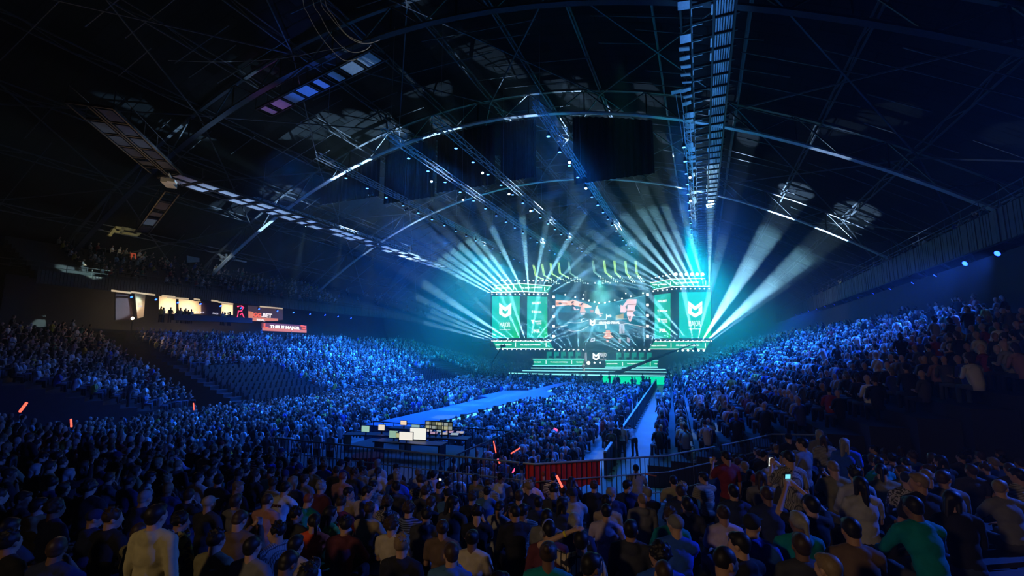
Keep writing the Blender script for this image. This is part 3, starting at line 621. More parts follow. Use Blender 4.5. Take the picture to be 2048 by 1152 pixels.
for k, (o_, z, xa, xb) in enumerate(((2.6, 2.0, 1045, 1340), (1.2, 2.4, 1062, 1330))):
    pl = [sl(xa, o_, z), sl(xb, o_, z), sl(xb+4, -2, z), sl(xa-4, -2, z)]; mb = MB(); mb.slab(pl, (0, 0, -.4)); s = mb.obj('step', sf, st)
    MB().bar(pl[0]+Vector((0, -.06, -.08)), pl[1]+Vector((0, -.06, -.08)), .08, .12).obj('edge_light', CYAN, s)
mb = MB(); q = [sl(1203, 5.4, .1), sl(1326, 5.4, .1), sl(1326, 5.4, 1.35), sl(1203, 5.4, 1.35)]; mb.slab(q, BACK*.2); mb.obj('front_fascia', GREEN2, st)
mb = MB(); q = [sl(1019, 2.5, .1), sl(1120, 5.4, .1), sl(1203, 5.4, .1), sl(1203, 5.4, 1.3), sl(1120, 5.4, 1.3), sl(1019, 2.5, 1.3)]; mb.slab(q, BACK*.2); mb.obj('dark_fascia', BLACK, st)
def desk(side, x0, x1, y0, y1, scr, texts, bars):
    t = empty('player_desk'); tag(t, f'{side} long player desk with a green LED front on the stage', 'desk', 'player desks')
    p = panel('led_front', [(x0, y0), (x1, y0), (x1-2, y1), (x0+1, y1)], GREEN, t, 1.5, .3)
    mb = MB(); mb.bar(stg(x0-1, y0-.6, 1.6), stg(x1+1, y0-.6, 1.6), .14, .12); mb.bar(stg(x0-1, y1+.4, 1.7), stg(x1, y1+.4, 1.7), .1, .12); mb.obj('edge_light', CYAN, t)
    a, b_ = stg(x0, y0-1.2, 1.5), stg(x1, y0-1.2, 1.5); mb = MB(); mb.slab([a, b_, b_+BACK*1.6, a+BACK*1.6], (0, 0, -.08)); mb.obj('desk_top', sf, t)
    for X, W in texts: text('lettering', 'PGL MAJOR ANTWERPEN' if W > 20 else 'PGL MAJOR', X, (y0+y1)/2, W, 2.4, 1.6, WHITE, p, bold=.04)
    mb = MB()
    for X in bars: flat(mb, [(X-.4, y0+2.5), (X+.5, y0+2.5), (X+.5, y1-2.5), (X-.4, y1-2.5)], 1.6)
    mb.obj('divider_mark', WHITE, p)
    for i, (X, W) in enumerate(scr):
        o = panel('back_screen', [(X, 703.5 if side == 'left' else 705), (X+W, 703.5 if side == 'left' else 705), (X+W, y0-1), (X, y0-1)], glow('led_panel_green', (.0, .36, .22), .9), None, -1.2)
        tag(o, f'tall green screen behind the {side} player desk, {nth(i)} from the left', 'led screen', f'screens behind the {side} desk')
    for i, (X, W) in enumerate(scr):   # seated players behind monitors
        c = stg(X+W*.5, y0+2, -.1); c.z = 1.62; mb = MB(); mb.ell(c+Vector((0, 0, 1.32)), (.11, .12, .14)); mb.cap(c+Vector((0, 0, .6)), c+Vector((0, 0, 1.0)), .2, .19, flat=.7); mb.cap(c+Vector((0, 0, 1.0)), c+Vector((0, 0, 1.3)), .07, .06)
        for s in (-1, 1): mb.cap(c+Vector((.2*s, 0, 1.05)), c+Vector((.28*s, -.2, .8)), .06, .05); mb.cap(c+Vector((.28*s, -.2, .8)), c+Vector((.14*s, -.45, .8)), .05, .04); mb.cap(c+Vector((.1*s, 0, .55)), c+Vector((.12*s, -.4, .5)), .09, .07); mb.cap(c+Vector((.12*s, -.4, .5)), c+Vector((.12*s, -.4, .05)), .07, .05)
        tag(mb.obj('person', mat('player_dark', (.02, .02, .025)), smooth=True), f'player in dark clothes seated at the {side} desk, {nth(i)} from the left', 'person', f'players at the {side} desk')
        m2 = MB(); m2.box((0, 0, .3), (.55, .05, .33)); m2.box((0, .02, .08), (.06, .05, .16)); m2.box((0, 0, .01), (.22, .16, .02)); q = stg(X+W*.5+3, y0-1.2, 1.1)
        o = m2.obj('monitor', BLACK, loc=q); o.rotation_euler = (0, 0, RZ); tag(o, f'black monitor on the {side} player desk, {nth(i)} from the left', 'monitor', f'monitors on the {side} desk')
desk('left', 1066.5, 1168, 718.5, 730.5, [(1093.5, 9.5), (1108, 9.5), (1122, 9.5), (1136.5, 9.5), (1151, 10)], [(1075, 15), (1118, 35), (1159, 13)], [1092, 1143.5, 1156][:2])
desk('right', 1211, 1316, 721.5, 734, [(1232.5, 10), (1248, 10), (1263, 10), (1278, 10), (1293.5, 10)], [(1224, 22), (1273, 37), (1312, 6)], [1245.5, 1300.5])
# centre back screen with the mark, thin lit column, floor lamps
cb = panel('centre_back_screen', [(1182, 704), (1216, 704), (1216, 722), (1182, 722)], glow('screen_black', (.01, .02, .02), .6), None, -1.5)
tag(cb, 'small dark screen at the back centre of the stage with a white shield mark', 'led screen')
shield(1192, 713, 13, 15.5, -1.4).obj('shield_mark', WHITE, cb); text('lettering', 'MAJO', 1206.5, 710.5, 12.5, 10, -1.4, WHITE, cb, bold=-.004); text('lettering', 'PGL ANTWERP', 1206.5, 718, 12.5, 1.4, -1.4, WHITE, cb)
o = panel('lit_column', [(1169.5, 705), (1173.5, 705), (1173.5, 722), (1169.5, 722)], glow('column_grey', (.35, .42, .5), .8), None, .5); tag(o, 'thin pale lit column at the right end of the left player desk', 'column')
lamps([(1110, 700), (1119, 700), (1128.5, 700), (1138, 700), (1147.5, 700), (1157, 700), (1166.5, 700)], bwm, 1.0, 'bright lamp, left row above the player desk', 'left row of lamps above the desks', 1.1)
lamps([(1239, 700.5), (1249.5, 700.5), (1259, 700.5), (1269, 700.5), (1279, 700.5), (1289, 700.5), (1299, 700.5)], bwm, 1.0, 'bright lamp, right row above the player desk', 'right row of lamps above the desks', 1.1)
lamps([(1189, 725.5), (1200, 725.5)], bwm, 0, 'small lamp on the stage floor below the centre mark', 'floor lamps at the stage centre', 1.0)
lamps([(1177, 726)], MB().tube([(0, .25, 0), (0, 0, 0)], [.14, .2], 10).disc((0, -.01, 0), (0, -1, 0), .19, 10, 1).mesh('round_lamp', [BLACK, glow('gold_lens', (1, .9, .5), 60)]), 2.5, 'very bright golden lamp beside the standing host on the stage', None, 1.3)
# low dark prop on the stage floor
a = stg(1157, 737.5, 4.5); b_ = stg(1199, 738, 4.5); tag(MB().bar(Vector((a.x, a.y, 1.75)), Vector((b_.x, b_.y, 1.75)), .5, .3).obj('floor_monitor_row', BLACK), 'long low black box lying on the stage floor behind the host', 'box')
# ---------------------------------------------------------------- beams
BEAMC = (.36, .70, 1.0)
hm = MB(); hm.box((0, 0, .42), (.34, .3, .14)); hm.box((-.19, 0, .2), (.04, .12, .4)); hm.box((.19, 0, .2), (.04, .12, .4)); hm.tube([(0, 0, .3), (0, 0, .1), (0, 0, 0)], [.1, .15, .14], 10); hm.disc((0, 0, -.012), (0, 0, -1), .13, 10, 1)
hmm = hm.mesh('moving_head_lamp', [BLACK, LENSW])
def beams(pts, angs, off, tc, where, E=1.0, ang=3.1, group=None, col=BEAMC):
    for i, ((x, y), a) in enumerate(zip(pts, angs)):
        a, e, t_, an_ = a if isinstance(a, tuple) else (a, 1.0, tc, ang)
        p = stg(x, y, off); q = stg(x+110*math.cos(R(a)), y-110*math.sin(R(a)), off+t_); d = (q-p).normalized()
        o = link('moving_head_lamp', hmm, loc=p); o.rotation_euler = d.to_track_quat('-Z', 'Y').to_euler(); o.scale = (.8,)*3
        tag(o, f'beam lamp, {nth(i)} from left, {where}', 'stage lamp', group or 'beam lamps '+where)
        spot(p+d*.02, d, col, BE*E*e, an_, .35, .09, dif=BD)
# stage haze: three nested banks of smoke that thin out away from the stage
for k_, (rx, ry, rz_) in enumerate(((41, 22, 21), (34, 17, 16), (27, 12, 11.5))):
    hz = bpy.data.materials.new('stage_haze'); hz.use_nodes = True; nt = hz.node_tree; nt.nodes.remove(nt.nodes['Principled BSDF']); v_ = nt.nodes.new('ShaderNodeVolumeScatter')
    v_.inputs['Density'].default_value = .009; v_.inputs['Anisotropy'].default_value = .15; v_.inputs['Color'].default_value = (.62, 1, .88, 1); nt.links.new(v_.outputs[0], nt.nodes['Material Output'].inputs['Volume'])
    o = MB().ell((0, 0, 0), (rx, ry, rz_), nu=48, nv=24).obj('stage_haze', hz, loc=(-18, 79, 12.5), smooth=True); tag(o, 'bank of pale blue stage haze around the LED towers, '+('outermost and thinnest', 'middle layer', 'innermost and densest')[k_], 'haze', 'stage haze', 'stuff')
BE = 620000; BD = 1
beams([(984+i*9.25, 588.5) for i in range(13)], [(152, 1.5, 12, 3.6), (149, 1.6, 12, 4), (145, 1.8, 12, 4.2), (141, 2, 12, 4.4), (136, 2, 12, 4.4), (131, 2, 12, 4.4), (127, 1.8, 12, 4.4), (116, 1.6, 12, 4), (95, 1.4, 12, 3.8), (80, 1.2, 12, 3.6), (61, 1.2, 12, 3.6), (44, .6, 12, 3), (30, .5, 12, 3)], .7, 12, 'under the upper band of the left LED tower')
beams([(984+i*9.65, 681.5) for i in range(13)], [(165, .8, 12, 3), (160, .8, 12, 3), (157, 1, 12, 3), (154, 1, 8, 4), (147, 1.5, 8, 5), (134, .4, 12, 3), (114, 1, 12, 3.6), (109, 1, 12, 3.6), (80, .8, 12, 3.6), (53, .6, 12, 3.4), (33, .45, 12, 3), (23, .35, 12, 3), (17, .3, 12, 3)], .7, 12, 'on the lower band of the left LED tower')
beams([(1306.5+i*9.3, 582.5-(min(i, 5)*1.0)) for i in range(13)], [(169, .4, 12, 3), (165, .45, 12, 3), (161, .5, 12, 3), (156, .6, 12, 3), (152, .7, 12, 3), (147, 1.1, 12, 3.4), (136, 1.4, 12, 3.6), (130, 1.5, 12, 3.8), (122, 1.5, 12, 3.8), (118, 1.5, 12, 3.8), (113, 1.3, 12, 3.4), (105, 1.1, 12, 3.2), (89, 1.2, 12, 3.2)], .7, 12, 'under the upper band of the right LED tower')
beams([(1312+i*9.2, 681.8) for i in range(13)], [(167, .25, 12, 3), (164, .3, 12, 3), (161, .35, 12, 3), (158, .4, 12, 3), (150, .5, 12, 3), (146, .6, 12, 3), (139, .8, 12, 3), 130, (100, 1, 12, 3.6), (76, 1, 12, 3.6), (58, 1.7, 9, 8), (41, 1.5, 9, 8), (36, .3, 12, 3)][:12]+[(37, .3, 8, 4)], .7, 12, 'on the lower band of the right LED tower')
beams([(1110, 700), (1119, 700), (1128.5, 700), (1138, 700), (1147.5, 700), (1157, 700), (1166.5, 700)], [150, 144, 137, 130, 118, 91, 66], 1.2, 3, 'at the back of the left player desk', .15, 8)
beams([(1239, 700.5), (1249.5, 700.5), (1259, 700.5), (1269, 700.5), (1279, 700.5), (1289, 700.5), (1299, 700.5)], [156, 151, 146, 138, 126, 92, 75], 1.2, 3, 'at the back of the right player desk', .15, 8)
# stage key light on the desks and host
spot(stg(1170, 560, 14), stg(1168, 733, 5)-stg(1170, 560, 14), (1, .95, .85), 9000, 14, .5, .3, vol=.2)
spot(stg(1200, 560, 12), stg(1200, 735, 2)-stg(1200, 560, 12), (.3, 1, .9), 14000, 60, .6, .5, vol=.2)
# ---------------------------------------------------------------- camera crane in front of the stage
t = empty('camera_crane', atz(1290, 770, 0)); c = Vector(t.location); tag(t, 'long black camera crane swung across in front of the right side of the stage', 'camera crane')
g = lambda x, y, Y=76: aty(x, y, Y)-c
m = MB(); a, b_ = g(1228, 750), g(1390, 687)
for o_ in ((0, 0), (.25, .3), (-.25, .3)): m.tube([a+Vector((o_[0], 0, o_[1])), b_+Vector((0, 0, 0))], [.16, .07], 6)
m.obj('boom', BLACK, t)
m = MB(); m.box(g(1218, 752), (2.2, 1.0, 1.0)); m.box(g(1209, 754), (.8, .8, .7)); m.box(g(1224, 748), (1.0, .6, .8)); m.obj('counterweight', BLACK, t)
m = MB(); m.tube([g(1240, 747), g(1240, 765)], .16, 8)
for dx in (-.8, .8): m.tube([g(1240, 758), g(1240, 758)+Vector((dx, -.5, -2.2))], .06, 5)
m.obj('tripod', BLACK, t)
m = MB(); m.tube([g(1390, 687), g(1392, 692), g(1389, 697)], .08, 6); m.box(g(1391, 699), (.5, .9, .5)); m.tube([g(1388, 699), g(1384, 698)], .14, 8); m.obj('camera_head', BLACK, t)
# small crane at the left tower
t = empty('camera_crane', atz(985, 742, 0)); c = Vector(t.location); tag(t, 'thin dark camera arm rising in front of the left LED tower', 'camera crane')
m = MB(); m.tube([aty(984, 726, 72)-c, aty(1006, 690, 72)-c], .09, 6); m.obj('boom', BLACK, t)
m = MB(); m.box(aty(1006, 692, 72)-c, (.8, .5, .4)); m.tube([aty(1002, 695, 72)-c, aty(1010, 689, 72)-c], .1, 6); m.obj('camera_head', BLACK, t)
m = MB(); m.tube([aty(984, 726, 72)-c, Vector((0, 0, 0))], .1, 6); m.obj('tripod', BLACK, t)
# ================================================================ left gallery rooms with screens
gb = mat('gallery_panel', (.55, .46, .34), .7, scale=2, var=.12)
def gx(px, py, X=-57): return atx(px, py, X)
def gwall(name, px, X, m, parent=None, th=.15):
    mb = MB(); mb.slab([gx(x, y, X) for x, y in px], (-th, 0, 0)); return mb.obj(name, m, parent)
for i, (px, X) in enumerate(([[(318, 592), (352, 596), (352, 628), (318, 626)], -59.5], [[(358, 598), (402, 603), (402, 628), (358, 628)], -59.5], [[(443, 607), (466, 610), (466, 630), (443, 630)], -59.5], [[(270, 588), (291, 590), (287, 634), (275, 637)], -57.2])):
    tag(gwall('wall_panel', px, X, gb), f'warmly lit beige wall panel in the left gallery, {nth([1, 2, 3, 0][i])} of four from the left', 'panel', 'lit wall panels in the left gallery')
darkp = mat('gallery_dark_panel', (.06, .03, .05), .8)
tag(gwall('wall_panel', [(231, 582), (268, 588), (268, 640), (231, 640)], -57.8, darkp), 'dark purplish patterned wall panel left of the orange lamp', 'panel')
tag(gwall('wall_panel', [(404, 604), (441, 607), (441, 630), (404, 630)], -58.5, darkp), 'dark wall panel between two lit beige panels in the left gallery', 'panel')
m = MB()
for a, b_ in (((223, 581), (262, 586)), ((262, 584), (310, 590)), ((324, 591), (350, 594)), ((335, 595), (377, 598)), ((388, 598), (400, 600)), ((423, 601), (436, 603)), ((437, 604), (466, 608)), ((520, 613), (565, 617))): m.bar(gx(*a, -56.6), gx(*b_, -56.6), .12, .18)
tag(m.obj('ceiling_light_strip', glow('strip_glow', (1, .78, .5), .55)), 'broken line of warm ceiling light strips along the top of the left gallery', 'light strip')
for i, (p, d) in enumerate((((336, 598), 8), ((380, 600), 8), ((455, 608), 7))):
    q = gx(*p, -59.5); spot(Vector((-58.0, q.y, 10.7)), (-1, 0, -.2), (1, .78, .5), 420, 150, .8, .4, vol=0)
spot(Vector((-55.6, gx(281, 600, -57.2).y, 10.3)), (-1, 0, -.2), (1, .72, .45), 130, 90, .8, .3, vol=0)
# counter with lit letters
m = MB(); m.slab([gx(349, 628, -56.3), gx(505, 636, -56.3), gx(505, 646, -56.3), gx(349, 640, -56.3)], (-.6, 0, 0)); c_ = m.obj('gallery_counter', mat('counter_blue_black', (.03, .035, .06), .6)); tag(c_, 'dark counter with small lit letters along the left gallery', 'counter')
GU = Vector((0, 1, 0)); GN = Vector((1, 0, 0)); GV = Vector((0, 0, 1))
def gtext(body, px, py, wpx, hpx, X, m, parent, bold=.03, shear=0):
    c = gx(px, py, X); W = abs(gx(px+wpx/2, py, X).y-gx(px-wpx/2, py, X).y); Hh = abs(gx(px, py-hpx/2, X).z-gx(px, py+hpx/2, X).z)
    return text('lettering', body, 0, 0, 0, 0, 0, m, parent, basis=(c, GU, GV, GN, W, Hh), bold=bold, shear=shear)
gtext('PG KIT', 400, 624.5, 18, 3, -56.25, glow('letter_pale', (.8, .8, 1), 1), c_); gtext('FACE', 431, 627, 11, 2.5, -56.25, glow('letter_pale', (.8, .8, 1), 1), c_)
gtext('EXIT', 281, 612.5, 7, 2.5, -57.1, glow('letter_pale', (.8, .8, 1), 1), None); o = bpy.context.scene.objects[-1]
for o in COL.objects:
    if o.name.startswith('lettering') and o.parent is None: o.name = 'wall_sign'; tag(o, 'tiny pale lettering on the beige panel beside the orange lamp', 'sign')
# red neon frame
NE = glow('neon_red', (1, .05, .18), 1.6); m = MB(); P = [gx(474, 637, -57.5), gx(477, 622, -57.5), gx(483, 622, -57.5), gx(487, 615, -57.5), (gx(483, 612, -57.5)), gx(475, 613, -57.5)]; m.tube(P, .09, 6); m.tube([gx(489, 637, -57.5), gx(484, 626, -57.5), gx(480, 630, -57.5)], .06, 6)
tag(m.obj('neon_sign', NE), 'red neon outline shape beside the big betting screen', 'neon sign')
# GG.BET screen and the THIS IS MAJOR banner
sc1 = gwall('advert_screen', [(497, 611), (566, 618), (566, 640), (497, 642)], -57, glow('ad_dark', (.05, .03, .035), 1)); tag(sc1, 'screen with large GG.BET lettering in the left gallery', 'led screen')
gwall('colour_field', [(497, 622), (507, 624), (507, 642), (497, 641.5)], -56.96, glow('ad_orange', (.7, .22, .12), 1), sc1, .03); gwall('colour_field', [(497, 634), (556, 637), (556, 642), (497, 642)], -56.97, glow('ad_orange', (.7, .22, .12), 1), sc1, .03)
gtext('GG', 514.5, 630, 16, 9, -56.9, glow('ad_red', (1, .16, .08), 1), sc1, .06); gtext('.BET', 533.5, 631, 21, 8.5, -56.9, glow('ad_white', (1, .9, .88), 1), sc1, .05); gtext('REAL', 522, 640, 17, 4.5, -56.9, glow('ad_white', (1, .9, .88), 1), sc1, .05)
sc2 = gwall('led_banner', [(524.5, 645), (613.5, 651), (613.5, 666), (524.5, 661.5)], -54.0, glow('ad_dusk', (.16, .05, .06), 1)); tag(sc2, 'wide LED banner reading THIS IS MAJOR hung below the gallery screen', 'led banner')
gwall('colour_field', [(525, 654.5), (613, 660), (613, 665.5), (525, 661)], -53.96, glow('ad_orange', (.7, .22, .12), 1), sc2, .03)
gtext('THIS IS MAJOR', 570.5, 655.5, 60, 8, -53.9, glow('ad_bright', (1, .97, .95), 1.3), sc2, .05)
m = MB(); m.tube([gx(602, 651.5, -53.9), gx(611, 653.5, -53.9), gx(611, 657.5, -53.9), gx(604, 656.5, -53.9)], .12, 5); m.tube([gx(529, 646.5, -53.9), gx(529, 655.5, -53.9), gx(536, 655, -53.9)], .12, 5); m.obj('pipe_graphic', glow('ad_red', (1, .16, .08), 1), sc2)
tag(gwall('balcony_sign', [(263, 506), (272, 507), (273, 518), (263, 519)], -63, glow('dim_red', (.35, .05, .02), .8)), 'small dim red square sign above the left balcony', 'sign')
tag(gwall('projection_panel', [(374, 511), (399, 516), (399, 524), (375, 525)], -63, mat('grey_panel', (.35, .36, .35), .6)), 'small grey curved panel high behind the left balcony', 'panel')
spot(atx(386, 518, -58), (-1, 0, 0), (.9, 1, .9), 60, 30, .6, .3, vol=0)
for i, X in enumerate((452, 478.5, 487, 493.5)):
    tag(gwall('narrow_window', [(X, 493+(i > 0)), (X+(8 if i == 0 else 4.5), 490), (X+(8 if i == 0 else 4.5), 506), (X, 504)], -66, glow('dim_teal_pane', (.05, .22, .28), .8)), f'dim teal pane of light high on the left wall, {nth(i)} from the left', 'window light', 'teal panes high on the left wall')
# bright floodlit roof bracket on the left
m = MB(); c = atx(258, 462, -62)
for a, b_ in (((218, 472), (228, 458)), ((222, 462), (274, 471)), ((230, 455), (270, 460)), ((240, 468), (246, 452)), ((274, 470), (284, 460)), ((262, 456), (268, 462))): m.bar(atx(*a, -62)-c, atx(*b_, -62)-c, .35, .3)
tag(m.obj('roof_bracket', mat('ochre_steel', (.5, .45, .22), .6), loc=c), 'ochre-lit steel bracket frame high on the left wall', 'bracket'); spot(c+Vector((5, -3, -2)), (-5, 3, 2), (1, .85, .4), 260, 60, .6, .3, vol=0)
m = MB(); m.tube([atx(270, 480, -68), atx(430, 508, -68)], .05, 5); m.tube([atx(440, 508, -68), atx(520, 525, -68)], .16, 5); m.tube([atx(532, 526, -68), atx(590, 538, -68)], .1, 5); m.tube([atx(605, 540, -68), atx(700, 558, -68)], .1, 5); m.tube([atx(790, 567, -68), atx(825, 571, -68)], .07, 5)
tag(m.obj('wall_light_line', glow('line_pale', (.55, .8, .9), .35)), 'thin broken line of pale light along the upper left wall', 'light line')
m = MB(); c = atx(446, 514, -62)
for a, b_ in (((436, 508), (450, 516)), ((450, 516), (492, 524)), ((440, 520), (470, 518)), ((442, 512), (446, 526)), ((452, 508), (452, 520)), ((468, 512), (468, 522))): m.bar(atx(*a, -62)-c, atx(*b_, -62)-c, .25, .2)
tag(m.obj('roof_bracket', PALE, loc=c), 'pale steel lighting bracket on the upper left wall beside the teal panes', 'bracket'); spot(c+Vector((4, -3, -1)), (-4, 3, 1), (.8, 1, 1), 220, 60, .6, .3, vol=0)
# ================================================================ floor: runway, barrier, technical desk
rw = mat('runway_carpet', (.06, .11, .20), .7, scale=4, var=.12)
t = empty('runway', (-17.4, 43, 0)); tag(t, 'long low blue-lit runway with glowing edge strips running through the floor crowd', 'runway')
P3 = [(-19.2, 23), (-15.6, 23), (-15.6, 39.5), (-13.9, 41), (-14.0, 46), (-16.4, 49.5), (-16.5, 64), (-18.3, 64), (-18.3, 49), (-20.6, 48), (-20.6, 41), (-19.2, 40.5)]
m = MB(); m.slab([Vector((x, y, 1.0))-Vector(t.location) for x, y in P3], (0, 0, -.9)); m.obj('deck', rw, t)
CY2 = glow('strip_cyan', (.12, .62, 1), 1.5)
segs = [((-15.5, 23.2), (-15.5, 39.4), 6), ((-15.4, 39.7), (-13.8, 41), 1), ((-13.85, 41.3), (-13.95, 45.8), 2), ((-16.35, 49.6), (-16.4, 63.6), 6)]
k = 0
for a, b_, n in segs:
    a = Vector((*a, .86)); b_ = Vector((*b_, .86))
    for i in range(n):
        p = a+(b_-a)*((i+.08)/n)-Vector(t.location); q = a+(b_-a)*((i+.86)/n)-Vector(t.location); MB().bar(p, q, .1, .16).obj('light_strip', CY2, t)
        r_ = a+(b_-a)*((i+.97)/n)-Vector(t.location); MB().box(r_+Vector((.1, 0, .1)), (.3, .35, .35)).obj('floor_speaker', BLACK, t)
MB().bar(Vector((-19.25, 23, .8))-Vector(t.location), Vector((-19.25, 40, .8))-Vector(t.location), .08, .3).obj('side_rail', BLACK, t)
bar_m = mat('barrier_black', (.02, .022, .026), .6)
m = MB(); a, b_ = Vector((-4.1, 20.5, .55)), Vector((-6.6, 73, .55)); m.bar(a, b_, .08, 1.1, up=(0, 0, 1))
n = 40
for i in range(n+1):
    p = a+(b_-a)*i/n; m.box(p, (.12, .1, 1.1)); m.bar(p+Vector((.05, 0, -.5)), p+Vector((.2, 0, -.5)), .05)
m.bar(a+Vector((0, 0, .58)), b_+Vector((0, 0, .58)), .12, .06, mi=1)
t = m.obj('crowd_barrier', [bar_m, PALE]); tag(t, 'long black crowd barrier with a pale top edge along the right of the floor', 'barrier')
# technical desk in the floor
rs = empty('technical_riser', (-13.2, 18.2, 0)); tag(rs, 'dark riser that carries the technical desks behind the floor crowd', 'riser')
MB().box((0, 0, .3), (8.4, 6.6, .6)).obj('platform', BLACK, rs)
m = MB()
for x in np.arange(-4.2, 4.3, .7): m.box((x, 3.35, 1.0), (.03, .03, 1.0))
m.bar((-4.2, 3.35, 1.5), (4.2, 3.35, 1.5), .05); m.bar((4.25, -3.3, 1.5), (4.25, 3.35, 1.5), .05)
for y in np.arange(-3.3, 3.4, .7): m.box((4.25, y, 1.0), (.03, .03, 1.0))
m.obj('rail', BLACK, rs)
def tdesk(px, py, w, lab, rz=.1):
    p = atz(px, py, 1.35); t = empty('technical_desk', (p.x, p.y, .6), rz); tag(t, lab, 'desk'); MB().box((0, 0, .74), (w, .8, .05)).obj('desk_top', BLACK, t)
    for x in (-w/2+.1, w/2-.1): MB().box((x, 0, .36), (.06, .7, .72)).obj('leg', BLACK, t)
    return p
mons = [(731, 858, .42, .28, 'ad_mon_green', (.35, .62, .5), 'open laptop with a pale green screen, left end of the technical desks'),
        (763, 855.5, .34, .26, 'mon_cream', (.9, .8, .65), 'small laptop with a cream screen beside the pale green one'),
        (787, 869, .42, .30, 'mon_sage', (.3, .5, .38), 'monitor with a dull green screen at the front technical desk'),
        (812, 872.5, .66, .34, 'mon_white', (1, .95, .85), 'bright white monitor behind the technician'),
        (836, 868, .8, .5, 'mon_bright', (1, 1, .9), 'largest bright white monitor on the technical desk'),
        (807, 846, .34, .22, 'mon_warm', (1, .75, .5), 'small warm coloured monitor at the rear technical desk'),
        (831, 855, .44, .24, 'mon_teal', (.25, .45, .5), 'dim teal laptop screen at the rear technical desk'),
        (797, 871, .22, .18, 'mon_olive', (.5, .5, .25), 'tiny olive monitor left of the bright white ones')]
tdesk(750, 868, 3.0, 'long dark table on the left of the technical area', .3); tdesk(820, 884, 3.4, 'front technical desk with bright monitors'); tdesk(875, 874, 3.2, 'technical desk carrying the row of multiview monitors', .2); tdesk(812, 856, 1.8, 'small rear technical desk')
for px, py, w_, h_, mn, c, lab in mons:
    p = atz(px, py, 1.65); t = empty('monitor', (p.x, p.y, 1.38), .12); tag(t, lab, 'monitor')
    MB().box((0, .03, .28), (w_+.04, .05, h_+.04)).box((0, .06, .05), (.05, .05, .3)).box((0, .05, -.06), (.25, .18, .03)).obj('case', BLACK, t)
    MB().box((0, -.005, .28), (w_, .02, h_)).obj('display', glow(mn, c, .9), t)
for i in range(4):
    px, py = 859+i*12.3, 850+i*.8; p = atz(px, py, 1.9); t = empty('monitor', (p.x, p.y, 1.4), .25); tag(t, f'multiview monitor split into small pictures, {nth(i)} from the left in the row of four', 'monitor', 'row of multiview monitors')
    MB().box((0, .03, .5), (.46, .05, .42)).box((0, .06, .1), (.05, .05, .5)).obj('case', BLACK, t)
    m = MB()
    for r_ in range(2):
        for c_2 in range(2): m.box((-.1+c_2*.21, -.003, .41+r_*.18), (.18, .02, .14), mi=(r_+c_2+i) % 3)
    m.obj('display', [glow('mv_olive', (.5, .5, .3), .8), glow('mv_grey', (.35, .4, .38), .8), glow('mv_dark', (.12, .14, .1), .8)], t)
for i in range(7):
    px, py = 857+i*10.5, 862+(i % 2)*4+i*.6; p = atz(px, py, 1.45); t = MB().box((0, 0, 0), (.42, .28, .05)).add([(-.19, -.12, .03), (.19, -.12, .03), (.19, .1, .03), (-.19, .1, .03)], [(0, 1, 2, 3)], 1).obj('control_panel', [BLACK, glow('keys_'+str(i % 3), [(.6, .5, .25), (.55, .3, .2), (.35, .45, .3)][i % 3], .8)], loc=p); t.rotation_euler = (.3, 0, .25)
    tag(t, f'lit control panel on the technical desk, {nth(i)} from the left', 'control panel', 'lit control panels')
# red table / bin with cloth left of centre
p = atz(735, 925, 2.0); m = MB(); m.tube([(0, 0, 0), (0, 0, .9)], [.34, .34], 12); m.tube([(0, 0, .9), (0, 0, .98)], [.5, .5], 14)
tag(m.obj('round_table', mat('dark_red_cloth', (.35, .03, .02), .8), loc=Vector((p.x, p.y, zrear(p.x, 11)))), 'small round table with dark red cloth behind the left end of the rail', 'table')
# rails of the rear stand
def fy(x): return ffront(x)+.25
def rail(xs_, label, posts=True, dz=0.0, cloth=None):
    m = MB(); pts = [Vector((x, fy(x), zrear(x, 11.5)+1.5)) for x in xs_]
    m.tube(pts, .025, 6); m.tube([p-Vector((0, 0, .42)) for p in pts], .018, 6); m.tube([p-Vector((0, 0, .92)) for p in pts], .018, 6)
    for a, b_ in zip(pts, pts[1:]):
        L = (b_-a).length; k = 0
        while k < L: q = a+(b_-a)*k/L; m.bar(q, q-Vector((0, 0, 1.45)), .018, mi=1); k += .14
    return tag(m.obj('guard_rail', [mat('rail_green_grey', (.30, .36, .33), .4, .4), BLACK]), label, 'guard rail')
rail([-4.3, -4, -3, -2, -1, -.4, .2], 'curved metal guard rail with thin bars, right of the red banner')
rail([-13, -11, -9, -7, -5.5, -4.4], 'straight guard rail with thin bars, left of the red banner')
rail([.4, 1.0, 1.6, 2.0, 4, 7], 'guard rail of the rear stand rising to the right beside the gap')
for i, (a, b_, ya, yb) in enumerate((((1362, 899), (1480, 868), 21, 23), ((1385, 906), (1465, 884), 20, 22), ((1386, 922), (1590, 878), 19, 24), ((1420, 862), (1545, 832), 24, 28))):
    p, q = aty(*a, ya), aty(*b_, yb); m = MB(); m.tube([p, q], .025, 6); n = 6
    for k in range(n+1): s_ = p+(q-p)*k/n; m.bar(s_, Vector((s_.x, s_.y, max(0, s_.z-1.0))), .02)
    tag(m.obj('hand_rail', PALE), f'thin sloping handrail beside the gap to the right stand, {nth(i)} of four from below', 'handrail', 'sloping handrails at the right gap')
